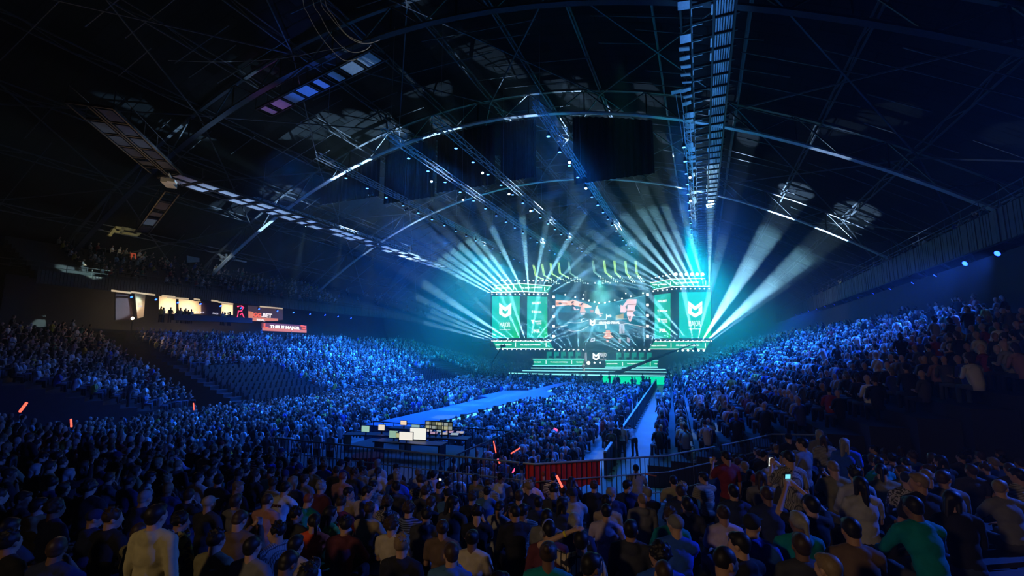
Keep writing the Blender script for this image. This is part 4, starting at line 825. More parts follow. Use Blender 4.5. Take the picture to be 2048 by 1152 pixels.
# red banner
RED = mat('red_banner', (.55, .03, .02), .8, scale=6)
x0, x1 = -4.25, -2.6; m = MB(); n = 20; vs = []; fs = []
for i in range(n+1):
    x = x0+(x1-x0)*i/n; y = fy(x)+.05+.02*math.sin(i*1.7); z = zrear(x, 11.5)+1.5
    vs += [(x, y, z), (x, y, z-.62-.03*math.sin(i)), (x, y+.02, z-.62-.03*math.sin(i)), (x, y+.02, z)]
for i in range(n):
    a = i*4
    for j in range(4): fs.append((a+j, a+4+j, a+4+(j+1) % 4, a+(j+1) % 4))
m.add(vs, fs); tag(m.obj('banner', RED), 'red cloth banner hung over the guard rail at the front of the rear stand', 'banner')
spot((-3, 5.5, 6.5), (-.3, 5.8, -4), (1, .5, .35), 150, 22, .6, .2, vol=0)
# ================================================================ empty tip-up seats
sm_ = mat('seat_plastic', (.022, .026, .034), .3, spec=.6)
sb = MB(); sb.box((0, .0, .60), (.44, .07, .45)); sb.box((0, .10, .45), (.42, .1, .40)); sb.box((-.2, .05, .2), (.05, .3, .4)); sb.box((.2, .05, .2), (.05, .3, .4)); sb.box((0, .0, .84), (.40, .05, .06))
sme = sb.mesh('arena_seat', [sm_]); ns = 0
def seatblock(x0, x1, y0, y1, lab, face, zf, dx=.9, dy=.62):
    global ns; x = x0; r_ = 0
    while x > x1:
        y = y0+(r_ % 2)*.2; k = 0
        while y < y1:
            o = link('arena_seat', sme, loc=(x, y, zf(x, y))); o.rotation_euler = (0, 0, face)
            tag(o, f'dark empty seat, {lab}, {nth(k)} seat in {nth(r_)} row', 'seat', 'empty seats '+lab); y += dy; k += 1; ns += 1
        x -= dx; r_ += 1
EMPTY1 = (-44, -36.5, 28.6, 37.5); EMPTY2 = (-40.5, -36.5, 56, 66)
seatblock(-36.8, -44, 29.0, 37.6, 'near end of left stand', PI/2+.1, lambda x, y: zleft(-36.2-(int((-36.2-x)/.9)+1)*.9, y))
seatblock(-36.8, -40, 56, 66, 'middle of left stand', PI/2+.1, lambda x, y: zleft(-36.2-(int((-36.2-x)/.9)+1)*.9, y))
# ================================================================ the far crowd: light-weight figures merged into one mesh per mass
def fig_template(kind, seed):
    """returns verts (n,3), faces list, colour ids (0 skin 1 hair 2 shirt 3 trousers)"""
    rnd = random.Random(seed); m = MB(); ids = []
    def put(fn, cid):
        n0 = len(m.v); fn(); ids.extend([cid]*(len(m.v)-n0))
    st = kind == 'stand'; hz = .93 if st else .46; lean = rnd.uniform(-.05, .22); tw = rnd.uniform(-.4, .4)
    c = Vector((0, lean*.5, hz+.5)); nk = Vector((0, lean*.62, hz+.62)); hd = nk+Vector((0, .03+lean*.15, .16))
    put(lambda: m.tube([(0, 0, hz-.06), (0, .0, hz+.1), tuple(c-Vector((0, 0, .12))), tuple(c), tuple(nk-Vector((0, 0, .03)))], [.13, .15, .18, .16, .07], 8), 2)
    # shoulders
    sh = [c+Vector((s*.19, 0, .02)) for s in (-1, 1)]
    put(lambda: m.tube([sh[0], c+Vector((0, 0, .05)), sh[1]], [.065, .08, .065], 6), 2)
    pose = rnd.choice(('lap', 'lap', 'fold', 'knee', 'up' if rnd.random() < .2 else 'lap'))
    for s, S in zip((-1, 1), sh):
        e = S+Vector((.05*s, .06, -.27)) if pose != 'up' else S+Vector((.08*s, .22, -.05)); w_ = (e+Vector((-.12*s, .2, .05))) if pose != 'up' else S+Vector((0, .26, .22))
        if pose == 'knee': w_ = e+Vector((-.05*s, .28, -.08))
        put(lambda: m.tube([S, e], [.06, .045], 5), 2); put(lambda: m.tube([e, w_], [.04, .035], 5), 0)
        if st: put(lambda: m.tube([(s*.09, 0, hz), (s*.1, .01, .5), (s*.11, -.02, .04)], [.1, .075, .06], 5), 3)
        else: put(lambda: m.tube([(s*.09, 0, hz), (s*.13, .42, hz+.02), (s*.13, .44, .05)], [.1, .075, .06], 5), 3)
    put(lambda: m.tube([nk-Vector((0, 0, .05)), hd], [.055, .055], 5), 0)
    put(lambda: m.ell(hd, (.078, .095, .115), nu=8, nv=6), 0)
    hr = rnd.random()
    if hr > .12:
        put(lambda: m.ell(hd+Vector((0, -.018, .022)), (.086, .098, .112), nu=8, nv=6), 1)
        if hr > .75: put(lambda: m.tube([hd+Vector((0, -.05, .02)), hd+Vector((0, -.09, -.15))], [.08, .07], 6), 1)
    # head turn
    a = np.array([tuple(v) for v in m.v]); return a, m.f, np.array(ids)
TPL = {'sit': [fig_template('sit', i) for i in range(10)], 'stand': [fig_template('stand', 50+i) for i in range(6)]}
SHIRTS = np.array([(.015, .015, .018)]*9+[(.03, .035, .05)]*3+[(.08, .08, .09)]*3+[(.30, .30, .30)]*3+[(.62, .62, .62)]*4+[(.25, .03, .03), (.03, .12, .08), (.35, .3, .05), (.05, .08, .3), (.35, .2, .2), (.12, .18, .3)])
HAIRS = np.array([(.012, .010, .008)]*6+[(.04, .025, .015)]*4+[(.14, .10, .05)]*2+[(.3, .3, .3)])
SKINS = np.array([(.42, .26, .19), (.5, .33, .25), (.35, .2, .14), (.2, .11, .07)])
cm = bpy.data.materials.new('crowd_cloth_and_skin'); cm.use_nodes = True; nt = cm.node_tree; b = nt.nodes['Principled BSDF']; b.inputs['Roughness'].default_value = .75; b.inputs['Specular IOR Level'].default_value = .25
at_ = nt.nodes.new('ShaderNodeAttribute'); at_.attribute_name = 'tint'; nt.links.new(at_.outputs['Color'], b.inputs['Base Color'])
def build_crowd(name, spots, label, cat='crowd'):
    """spots: list of (x, y, z, facing, kind)"""
    V = []; F = []; C = []; off = 0
    for (x, y, z, fa, kd) in spots:
        v, f, ids = TPL[kd][rng.integers(len(TPL[kd]))]; s = rng.uniform(.93, 1.06); co, si = math.cos(fa), math.sin(fa)
        w = v*s; q = np.empty_like(w); q[:, 0] = w[:, 0]*co-w[:, 1]*si+x; q[:, 1] = w[:, 0]*si+w[:, 1]*co+y; q[:, 2] = w[:, 2]+z; V.append(q)
        pal = np.array([SKINS[rng.choice(4, p=[.4, .35, .15, .1])], HAIRS[rng.integers(len(HAIRS))], SHIRTS[rng.integers(len(SHIRTS))]*rng.uniform(.7, 1.2), (.02, .022, .03) if rng.random() < .7 else (.06, .08, .12)]); C.append(pal[ids])
        F.append((f, off)); off += len(v)
    me = bpy.data.meshes.new(name); V = np.concatenate(V); C = np.concatenate(C)
    nl = []; tot = []
    cache = {}
    for f, o in F:
        k = id(f)
        if k not in cache: cache[k] = (np.array([i for q in f for i in q]), np.array([len(q) for q in f]))
        a, b_ = cache[k]; nl.append(a+o); tot.append(b_)
    L = np.concatenate(nl); T = np.concatenate(tot); S = np.concatenate(([0], np.cumsum(T)[:-1]))
    me.vertices.add(len(V)); me.vertices.foreach_set('co', V.ravel()); me.loops.add(len(L)); me.loops.foreach_set('vertex_index', L); me.polygons.add(len(T)); me.polygons.foreach_set('loop_start', S); me.polygons.foreach_set('loop_total', T)
    me.polygons.foreach_set('use_smooth', np.ones(len(T), bool)); me.update(calc_edges=True)
    ca = me.color_attributes.new('tint', 'FLOAT_COLOR', 'POINT'); ca.data.foreach_set('color', np.concatenate([C, np.ones((len(C), 1))], 1).ravel())
    me.materials.append(cm); o = link(name, me); return tag(o, label, cat, None, 'stuff')
STG = Vector((-17, 80))
def face(x, y, jit=.15): return math.atan2(STG.y-y, STG.x-x)-PI/2+random.gauss(0, jit)
CR = []
def clear(x, y):
    off = (Vector((x, y, 0))-SA).dot(SN)
    return off > 7.6 and not (x > -16.8 and y > 61 and x < barx(y)-.2 and random.random() < .9)
def inframe(x, y, z, mg=30):
    px, py = pix((x, y, z+1)); return -mg < px < 2048+mg and -mg < py < 1152+mg
def barx(y): return -4.1-(y-20.5)*.047
# floor seats
y = 13.2
while y < 78:
    x = -35.3
    while x < barx(y)-1.4:
        ok = not (-19.5 < x < -9.0 and y < 22.3) and not (y < 14.2 and x > -7)
        if y > 22 and -19.9 < x < -15.0 and y < 40.5: ok = False
        if 40.5 <= y < 50 and -21.2 < x < -13.3: ok = False
        if 50 <= y < 65 and -18.9 < x < -15.8: ok = False
        if y > 72 and -19 < x < -9.5: ok = ok and random.random() < .25
        if x > -22.5 and x < -21.2: ok = False
        
        if ok and random.random() < .93:
            xx, yy = x+random.gauss(0, .05), y+random.gauss(0, .07)
            if inframe(xx, yy, 0) and clear(xx, yy): CR.append((xx, yy, 0, face(xx, yy, .2), 'sit'))
        x += .56
    y += .92 if y < 60 else .8
# standing people before the stage and in the walkway
for _ in range(260):
    x = random.uniform(-38, -8); y = random.uniform(63, 76)
    if clear(x, y): CR.append((x, y, 0, face(x, y, .5), 'stand'))
for _ in range(26):
    y = random.uniform(22, 75); x = barx(y)-random.uniform(.4, 1.1); CR.append((x, y, 0, random.uniform(0, 6.28), 'stand'))
# left stand
NEARL = []
y = 28.6
while y < 108:
    for k in range(20):
        x = -36.2-k*.9-.45
        if EMPTY1[0] < x and y < EMPTY1[3]: continue
        if EMPTY2[0] < x and EMPTY2[2] < y < EMPTY2[3]: continue
        if any(abs(y-a) < .6 for a in (46, 60, 78)) and random.random() < .9: continue
        if 66 < y < 73 and x > -44: continue
        if random.random() < .9: CR.append((x+random.gauss(0, .05), y+random.gauss(0, .06), zleft(-36.2-(k+1)*.9, y), face(x, y, .25), 'sit' if random.random() < .93 else 'stand'))
    y += .56
# right stand
y = 11.5
while y < 106:
    for k in range(18):
        x = inner_right(y)+k*.95+.5
        if any(abs(y-a) < .5 for a in (36, 52, 70)): continue
        if y < right_start(k)+.4 or (25 < y < 29 and k > 13): continue
        if k > 14 and random.random() < .5: continue
        if random.random() < .9 and inframe(x, y, .5+k*.35): CR.append((x+random.gauss(0, .05), y+random.gauss(0, .06), .5+(k+1)*.95*.37, face(x, y, .25), 'sit' if random.random() < .92 else 'stand'))
    y += .57
for _ in range(90):
    y = random.uniform(34, 100); CR.append((14.6+random.uniform(-.4, .6), y, 6.9, face(14, y, .6), 'stand'))
# corner stand
for k in range(19):
    r = 3+k*.9+.45; a = 178.0
    while a < 256:
        x, y = cx+r*math.cos(R(a)), cy+r*math.sin(R(a))
        if random.random() < .82 and inframe(x, y, 2): CR.append((x, y, .8+(k+1)*.3, face(x, y, .3), 'sit' if random.random() < .9 else 'stand'))
        a += math.degrees(.62/r)
# balconies
for k in range(12):
    y = 26
    while y < 108:
        if random.random() < (.55 if y < 62 else .10): CR.append((-58.4-k*.85, y, 13.0+k*.5, face(-58, y, .3), 'sit'))
        if random.random() < .06 and y < 90: CR.append((16.5+k*.85, y, 12.9+k*.45, face(16, y, .3), 'sit'))
        y += .7
# gallery visitors
GAL = [(atx(px, 622, -57.6), 8.0) for px in (322, 328, 341, 355, 361, 366, 372, 376, 383, 445, 450, 458, 462)]
for p, z in GAL: CR.append((p.x, p.y, gx(355, 640, -57.6).z-.4, random.uniform(0, 6), 'stand'))
# ================================================================ modelled people for the near stand
def remesh(mb, voxel, ratio, smooth=3, name='m', folds=0, seed=0):
    me = mb.mesh('tmp'); o = bpy.data.objects.new('tmp', me); COL.objects.link(o)
    a = o.modifiers.new('r', 'REMESH'); a.mode = 'VOXEL'; a.voxel_size = voxel; a.use_smooth_shade = True
    b_ = o.modifiers.new('s', 'SMOOTH'); b_.iterations = smooth; b_.factor = .5
    if folds:
        tx = bpy.data.textures.new('folds', 'CLOUDS'); tx.noise_scale = .09; d = o.modifiers.new('d', 'DISPLACE'); d.texture = tx; d.strength = folds; d.mid_level = .5; d.texture_coords = 'LOCAL'
    if ratio < 1: c = o.modifiers.new('c', 'DECIMATE'); c.ratio = ratio
    bpy.context.view_layer.update(); dg = bpy.context.evaluated_depsgraph_get()
    r = bpy.data.meshes.new_from_object(o.evaluated_get(dg)); r.name = name; bpy.data.objects.remove(o); r.materials.clear()
    r.polygons.foreach_set('use_smooth', [True]*len(r.polygons)); r.update(); return r
def hand(m, w, d, side, curl=.5, nrm=None):
    """five-fingered hand growing from wrist w along d; side is the thumb direction"""
    d = Vector(d).normalized(); side = (Vector(side)-d*Vector(side).dot(d)).normalized(); n = d.cross(side).normalized()
    if nrm is not None and n.dot(Vector(nrm)) < 0: n = -n     # n = palm side: the fingers curl towards it
    w = Vector(w); Mx = Matrix((side, d, n)).transposed(); m.ell(w+d*.048, (.040, .052, .015), M=Mx, nu=12, nv=8); m.cap(w-d*.02, w+d*.02, .024, .024, n=8)
    for k, (o_, L, r) in enumerate(((.029, .070, .0088), (.010, .078, .0092), (-.010, .073, .0088), (-.028, .058, .0080))):
        a = w+d*(.088-.006*abs(k-1))+side*o_; dd = (d*math.cos(curl)+n*math.sin(curl)+side*o_*1.6).normalized(); b_ = a+dd*L*.55; d2 = (d*math.cos(curl*2)+n*math.sin(curl*2)).normalized(); c = b_+d2*L*.48
        m.cap(a-d*.02, b_, r*1.05, r, n=8); m.cap(b_, c, r, r*.8, n=8)
    a = w+d*.022+side*.030; b_ = a+(side*.7+d*.65+n*.15).normalized()*.042; c = b_+(d*.9+side*.2+n*.25).normalized()*.032
    m.cap(a-side*.015, b_, .013, .0105, n=8); m.cap(b_, c, .0105, .009, n=8)
def skeleton(pose, arms, lean, yaw, pitch):
    st = pose == 'stand'; hz = .93 if st else .50; P = Vector((0, 0, hz)); ax = Vector((0, math.sin(lean), math.cos(lean)))
    J = {'P': P, 'C': P+ax*.34, 'N': P+ax*.56}; l2 = lean*.6
    J['HB'] = J['N']+Vector((0, math.sin(l2), math.cos(l2)))*.06
    J['HC'] = J['N']+Vector((0, math.sin(l2)*1.0+.02, math.cos(l2)))*.152; J['HQ'] = Euler((-pitch-l2*.5, 0, yaw)).to_matrix()
    for s, nm in ((-1, 'L'), (1, 'R')):
        S = J['N']-ax*.055+Vector((s*.185, 0, 0)); a = arms[0] if s < 0 else arms[1]; J['S'+nm] = S
        e, w, side, nr = {
            'lap': (S+Vector((.055*s, .06, -.275)), S+Vector((-.06*s, .27, -.34)), (-s, .3, 0), (0, 0, -1)),
            'knee': (S+Vector((.07*s, .16, -.245)), S+Vector((-.02*s, .40, -.33)), (-s, 0, 0), (0, 0, -1)),
            'chin': (S+Vector((-.02*s, .22, -.20)), J['HC']+Vector((.05*s, .12, -.17)), (-s, 0, .3), (0, -1, 0)),
            'fold': (S+Vector((.06*s, .07, -.27)), S+Vector((-.20*s, .22, -.22)), (0, .2, 1), (0, -1, 0)),
            'side': (S+Vector((.05*s, .0, -.29)), S+Vector((.06*s, .06, -.54)), (0, 1, 0), (-s, 0, 0)),
            'phone': (S+Vector((.02*s, .20, -.20)), S+Vector((-.13*s, .36, .02)), (-s, 0, .5), (0, -1, 0)),
            'high': (S+Vector((.10*s, .20, .08)), J['HC']+Vector((.07*s, .34, .12)), (-s, 0, .2), (-s, 0, 0)),
            'head': (S+Vector((.27*s, .02, .13)), J['HC']+Vector((.12*s, -.02, .10)), (0, 1, .3), (-s, 0, -1)),
            'hip': (S+Vector((.17*s, -.07, -.24)), S+Vector((-.02*s, .02, -.42)), (0, 1, 0), (-s, 0, 0)),
            'wide': (S+Vector((.22*s, -.02, -.17)), S+Vector((.40*s, .10, -.02)), (0, .3, 1), (0, -1, 0)),
        }[a]
        J['E'+nm] = e; J['W'+nm] = w; J['T'+nm] = (side, nr, .9 if a in ('phone', 'fold') else .35)
        if st: J['H'+nm] = P+Vector((s*.09, 0, -.03)); J['K'+nm] = Vector((s*.11, .02, .49)); J['A'+nm] = Vector((s*.13, -.02, .08))
        else: J['H'+nm] = P+Vector((s*.09, .02, -.02)); J['K'+nm] = Vector((s*.15, .45, .51)); J['A'+nm] = Vector((s*.15, .45, .09))
        J['F'+nm] = J['A'+nm]+Vector((s*.02, .16, -.045))
    J['ax'] = ax; return J
def head_into(m, J, fine):
    H, c = J['HQ'], J['HC']; f = lambda v: c+H @ Vector(v); E_ = lambda p, r, n=14: m.ell(f(p), r, M=H, nu=n, nv=10)
    E_((0, -.008, .028), (.075, .094, .092)); E_((0, .03, -.035), (.058, .064, .075)); E_((0, .058, -.085), (.028, .026, .024)); E_((0, .07, .0), (.052, .022, .05))
    for s in (-1, 1):
        E_((s*.028, .083, .022), (.022, .010, .008), 8); E_((s*.034, .078, -.018), (.02, .014, .018), 8)
        E_((s*.078, -.002, -.006), (.010, .019, .031), 8); E_((s*.083, -.012, .008), (.006, .014, .018), 8)
    m.cap(f((0, .088, .018)), f((0, .104, -.018)), .008, .014, n=8); E_((0, .092, -.052), (.024, .010, .006), 8); E_((0, .089, -.062), (.020, .010, .007), 8)
    m.cap(J['N']-J['ax']*.06, J['HC']+H @ Vector((0, -.02, -.05)), .068, .060, n=12)
def make_pose(pose='sit', arms=('lap', 'lap'), lean=.1, yaw=0, pitch=0, fine=False):
    J = skeleton(pose, arms, lean, yaw, pitch); vx = .0085 if fine else .0115; out = {'J': J}
    ax = J['ax']; T = Matrix((Vector((1, 0, 0)), Vector((0, ax.z, -ax.y)), ax)).transposed()
    m = MB(); head_into(m, J, fine)
    def torso(m, g):
        m.ell(J['P']+ax*.03, (.155+g, .115+g, .13+g), M=T, nu=16, nv=10); m.ell(J['P']+ax*.20, (.145+g, .105+g, .16+g), M=T, nu=16, nv=10); m.ell(J['P']+ax*.38, (.165+g, .115+g, .17+g), M=T, nu=16, nv=10)
        m.cap(J['SL']+Vector((.03, 0, -.005)), J['SR']-Vector((.03, 0, .005)), .058+g, .058+g, n=12); m.ell(J['N']-ax*.03, (.10+g, .07+g, .065+g), M=T)
        for s_ in (-1, 1): m.cap(J['N']+Vector((s_*.03, -.01, .0)), J['N']-ax*.04+Vector((s_*.15, -.01, 0)), .050+g, .052+g, n=10)
    torso(m, -.012)
    for nm, s in (('L', -1), ('R', 1)):
        S, E1, W = J['S'+nm], J['E'+nm], J['W'+nm]; m.cap(S, E1, .050, .038, n=10); m.cap(E1, W, .039, .025, n=10)
        sd, nr, cu = J['T'+nm]; hand(m, W, W-E1, sd, cu, nr); m.cap(J['H'+nm], J['K'+nm], .078, .052, n=10); m.cap(J['K'+nm], J['A'+nm], .050, .036, n=10)
    out['body'] = remesh(m, vx, .30 if not fine else .5, 2, 'body')
    for k, long_ in (('tee', 0), ('long', 1)):
        m = MB(); torso(m, .014)
        for nm in 'LR':
            S, E1, W = J['S'+nm], J['E'+nm], J['W'+nm]
            if long_: m.cap(S, E1, .068, .056, n=10); m.cap(E1, E1+(W-E1)*.93, .055, .040, n=10)
            else: m.cap(S, S+(E1-S)*.62, .068, .066, n=10)
        if long_: m.ell(J['N']+Vector((0, -.075, -.02)), (.11, .055, .07), nu=12, nv=8)
        out[k] = remesh(m, .017, .45, 2, 'shirt', .022)
    m = MB(); m.ell(J['P']+Vector((0, 0, .0)), (.168, .13, .12), nu=14, nv=8)
    for nm in 'LR': m.cap(J['H'+nm], J['K'+nm], .100, .074, n=10); m.cap(J['K'+nm], J['A'+nm]+Vector((0, 0, .02)), .073, .060, n=10)
    out['trousers'] = remesh(m, .02, .45, 2, 'trousers', .02)
    m = MB()
    for nm in 'LR': m.ell(J['A'+nm]+Vector((0, .07, -.035)), (.046, .135, .038), nu=10, nv=6); m.ell(J['A'+nm]+Vector((0, -.01, -.01)), (.042, .055, .055), nu=10, nv=6)
    out['shoes'] = remesh(m, .014, .5, 1, 'shoes'); return out
# hair shapes in the head's own frame
def hair(kind, seed=0):
    m = MB(); rnd = random.Random(seed)
    if kind == 'short': m.ell((0, -.022, .040), (.085, .094, .088), nu=16, nv=12); m.ell((0, .035, .082), (.062, .055, .038)); m.ell((0, -.055, -.01), (.068, .05, .055)); f = .010
    elif kind == 'shaved': m.ell((0, -.014, .032), (.0785, .093, .092), nu=16, nv=12); f = .002
    elif kind == 'messy':
        m.ell((0, -.022, .042), (.088, .098, .090), nu=16, nv=12); f = .014
        for _ in range(46):
            a, t = rnd.uniform(0, 6.28), rnd.uniform(0, 1.45); d = Vector((math.sin(t)*math.cos(a), math.sin(t)*math.sin(a), math.cos(t))); p = Vector((0, -.02, .04))+Vector((d.x*.08, d.y*.09, d.z*.085))
            if p.y > .055 and p.z < .08: continue
            m.cap(p, p+d*.022+Vector((rnd.uniform(-.015, .015), rnd.uniform(-.015, .015), .008)), .013, .006, n=6)
    elif kind == 'curly':
        f = .02; m.ell((0, -.025, .045), (.098, .105, .098), nu=16, nv=12)
        for _ in range(60):
            a, t = rnd.uniform(0, 6.28), rnd.uniform(0, 1.9); d = Vector((math.sin(t)*math.cos(a), math.sin(t)*math.sin(a), math.cos(t))); p = Vector((0, -.025, .045))+Vector((d.x*.095, d.y*.1, d.z*.095))
            if p.y > .05 and p.z < .07: continue
            m.ell(p, (.018, .018, .018), nu=6, nv=5)
    elif kind in ('long', 'tail', 'bun'):
        m.ell((0, -.022, .038), (.089, .098, .092), nu=16, nv=12); m.ell((0, .04, .08), (.06, .045, .035)); f = .012
        if kind == 'long': m.cap((0, -.055, .0), (0, -.075, -.22), .082, .06, n=12, flat=.55, side=(1, 0, 0)); m.cap((-.06, -.02, 0), (-.075, -.02, -.18), .035, .025); m.cap((.06, -.02, 0), (.075, -.02, -.18), .035, .025)
        if kind == 'tail': m.cap((0, -.11, .05), (0, -.15, -.12), .032, .018)
        if kind == 'bun': m.ell((0, -.10, .09), (.04, .04, .04))
    elif kind == 'cap':
        m.ell((0, -.014, .045), (.087, .103, .085), nu=18, nv=12); m.slab([(-.06, .07, .05), (.06, .07, .05), (.055, .14, .043), (0, .16, .04), (-.055, .14, .043)], (0, 0, .012)); f = 0
    return remesh(m, .008 if kind in ('messy', 'curly') else .009, .35, 1 if kind in ('messy', 'curly') else 2, 'hair' if kind != 'cap' else 'cap', f)
HAIR = {k: hair(k, i) for i, k in enumerate(('short', 'shaved', 'messy', 'curly', 'long', 'tail', 'bun', 'cap'))}
POSES = {}
for nm, a in {'s0': ('sit', ('lap', 'lap'), .08, 0, 0), 's1': ('sit', ('knee', 'knee'), .34, .1, .1), 's2': ('sit', ('fold', 'fold'), .02, -.25, -.05), 's3': ('sit', ('lap', 'chin'), .22, .55, 0), 's4': ('sit', ('chin', 'lap'), .18, -.6, .05),
              's5': ('sit', ('lap', 'knee'), .12, .9, .0), 's6': ('sit', ('phone', 'phone'), .10, 0, .45), 's7': ('sit', ('knee', 'lap'), .2, -1.0, .1), 's8': ('sit', ('lap', 'high'), .05, .1, -.15), 's9': ('sit', ('lap', 'lap'), -.05, .25, -.1),
              't0': ('stand', ('side', 'side'), .03, 0, 0), 't1': ('stand', ('fold', 'fold'), -.02, .3, 0), 't2': ('stand', ('lap', 'side'), .06, -.7, .1), 't3': ('stand', ('phone', 'side'), .05, .2, .3), 't4': ('stand', ('hip', 'side'), 0, .1, 0),
              'tl': ('stand', ('phone', 'phone'), .75, 0, .3)}.items(): POSES[nm] = make_pose(*a)
POSES['hh'] = make_pose('sit', ('head', 'lap'), .02, -.15, -.05, True)
POSES['ph'] = make_pose('sit', ('high', 'high'), .05, 0, -.1, True)
def cloth(n, c, **k): return mat('cloth_'+n.replace(' ', '_'), c, .85, scale=14, bump=.15, **k)
CL = {'black': (.016, .016, .018), 'charcoal': (.045, .047, .052), 'navy': (.02, .03, .08), 'grey': (.17, .17, .17), 'light grey': (.36, .36, .36), 'white': (.62, .62, .60), 'olive': (.20, .18, .09), 'tan': (.36, .28, .18), 'beige': (.50, .43, .33),
      'dark red': (.20, .02, .02), 'orange-red': (.85, .10, .03), 'teal': (.0, .22, .24), 'green': (.07, .34, .08), 'yellow': (.75, .60, .03), 'maroon': (.12, .03, .04), 'dusty pink': (.45, .22, .18), 'lavender': (.45, .38, .50), 'denim blue': (.05, .14, .30), 'brown': (.14, .09, .06), 'royal blue': (.02, .09, .5), 'khaki': (.40, .36, .20)}
CLM = {k: cloth(k, v) for k, v in CL.items()}
CLM['black and white striped'] = pattern('cloth_bw_stripe', (.02, .02, .02), (.6, .6, .58), 'stripe', 9); CLM['thin striped'] = pattern('cloth_thin_stripe', (.45, .42, .3), (.08, .08, .08), 'stripe', 16)
CLM['red and white striped'] = pattern('cloth_rw_stripe', (.10, .02, .02), (.65, .55, .5), 'stripe', 6); CLM['grey plaid'] = pattern('cloth_plaid', (.35, .33, .28), (.06, .06, .06), 'check', 22); CLM['yellow and black camouflage'] = pattern('cloth_camo', (.42, .34, .05), (.03, .03, .03), 'n', 9)
CLM['pale patterned'] = pattern('cloth_pattern', (.62, .50, .30), (.02, .02, .02), 'check', 9); CLM['grey flowered'] = pattern('cloth_flower', (.40, .38, .34), (.05, .05, .05), 'n', 22); CLM['blue striped'] = pattern('cloth_bs', (.02, .03, .06), (.15, .2, .35), 'stripe', 10)
SK = [mat('skin_fair', (.50, .30, .20), .55, scale=20, var=.08), mat('skin_medium', (.40, .22, .14), .55, scale=20, var=.08), mat('skin_brown', (.20, .11, .07), .55, scale=20, var=.08)]
HM = {'black': mat('hair_black', (.012, .010, .009), .5, scale=60, bump=.5), 'brown': mat('hair_brown', (.05, .03, .018), .5, scale=60, bump=.5), 'sandy': mat('hair_sandy', (.22, .15, .08), .5, scale=60, bump=.5), 'grey': mat('hair_grey', (.25, .24, .22), .5, scale=60, bump=.5), 'red': mat('hair_red', (.25, .06, .03), .5, scale=60, bump=.5)}
SHOE = mat('shoe_dark', (.03, .03, .03), .6); PANTS = [mat('trousers_black', (.018, .018, .022), .85, scale=9), mat('trousers_denim', (.04, .06, .11), .85, scale=9), mat('trousers_grey', (.07, .07, .07), .85, scale=9)]
NP = 0; HEROES = []
def slot(o, m):
    if not o.data.materials: o.data.materials.append(None)
    o.material_slots[0].link = 'OBJECT'; o.material_slots[0].material = m
def person(x, y, z, fa, pose, shirt, sleeves, hairk, hairc, skin=0, pants=0, label=None, group=None, scale=1.0):
    global NP; NP += 1; P = POSES[pose]; J = P['J']; t = empty('person', (x, y, z), fa); t.scale = (scale,)*3
    o = link('body', P['body'], t); slot(o, SK[skin])
    o = link('shirt' if sleeves == 'tee' else 'sweater', P[sleeves], t); slot(o, CLM[shirt])
    o = link('trousers', P['trousers'], t); slot(o, PANTS[pants]); o = link('shoes', P['shoes'], t); slot(o, SHOE)
    if hairk: o = link('cap' if hairk == 'cap' else 'hair', HAIR[hairk], t, J['HC']); o.rotation_euler = J['HQ'].to_euler(); slot(o, HM[hairc] if hairk != 'cap' else CLM[hairc])
    tag(t, label, 'person', group); return t
def headz(pose): return POSES[pose]['J']['HC'].z
def solve_rear(px, py, hz):
    d = ray(px, py); k = .5
    for _ in range(4000):
        p = EYE+d*k
        if p.z <= zstand(p.x, p.y)+hz: return p
        k += .01
    return p
def hero(px, py, pose, shirt, sleeves, hairk, hairc, desc, skin=0, pants=0, turn=0.0, ptype=None, short=None):
    hc = POSES[pose]['J']['HC']; p = solve_rear(px, py, hc.z); fa = math.atan2(STG.y-p.y, STG.x-p.x)-PI/2+turn
    # the seat point lies a little behind the head
    q = Matrix.Rotation(fa, 3, 'Z') @ Vector((hc.x, hc.y, 0)); x, y = p.x-q.x, p.y-q.y
    t = person(x, y, zstand(p.x, p.y), fa, pose, shirt, sleeves, hairk, hairc, skin, pants, desc); HEROES.append((px, py, short or desc, x, y)); return t
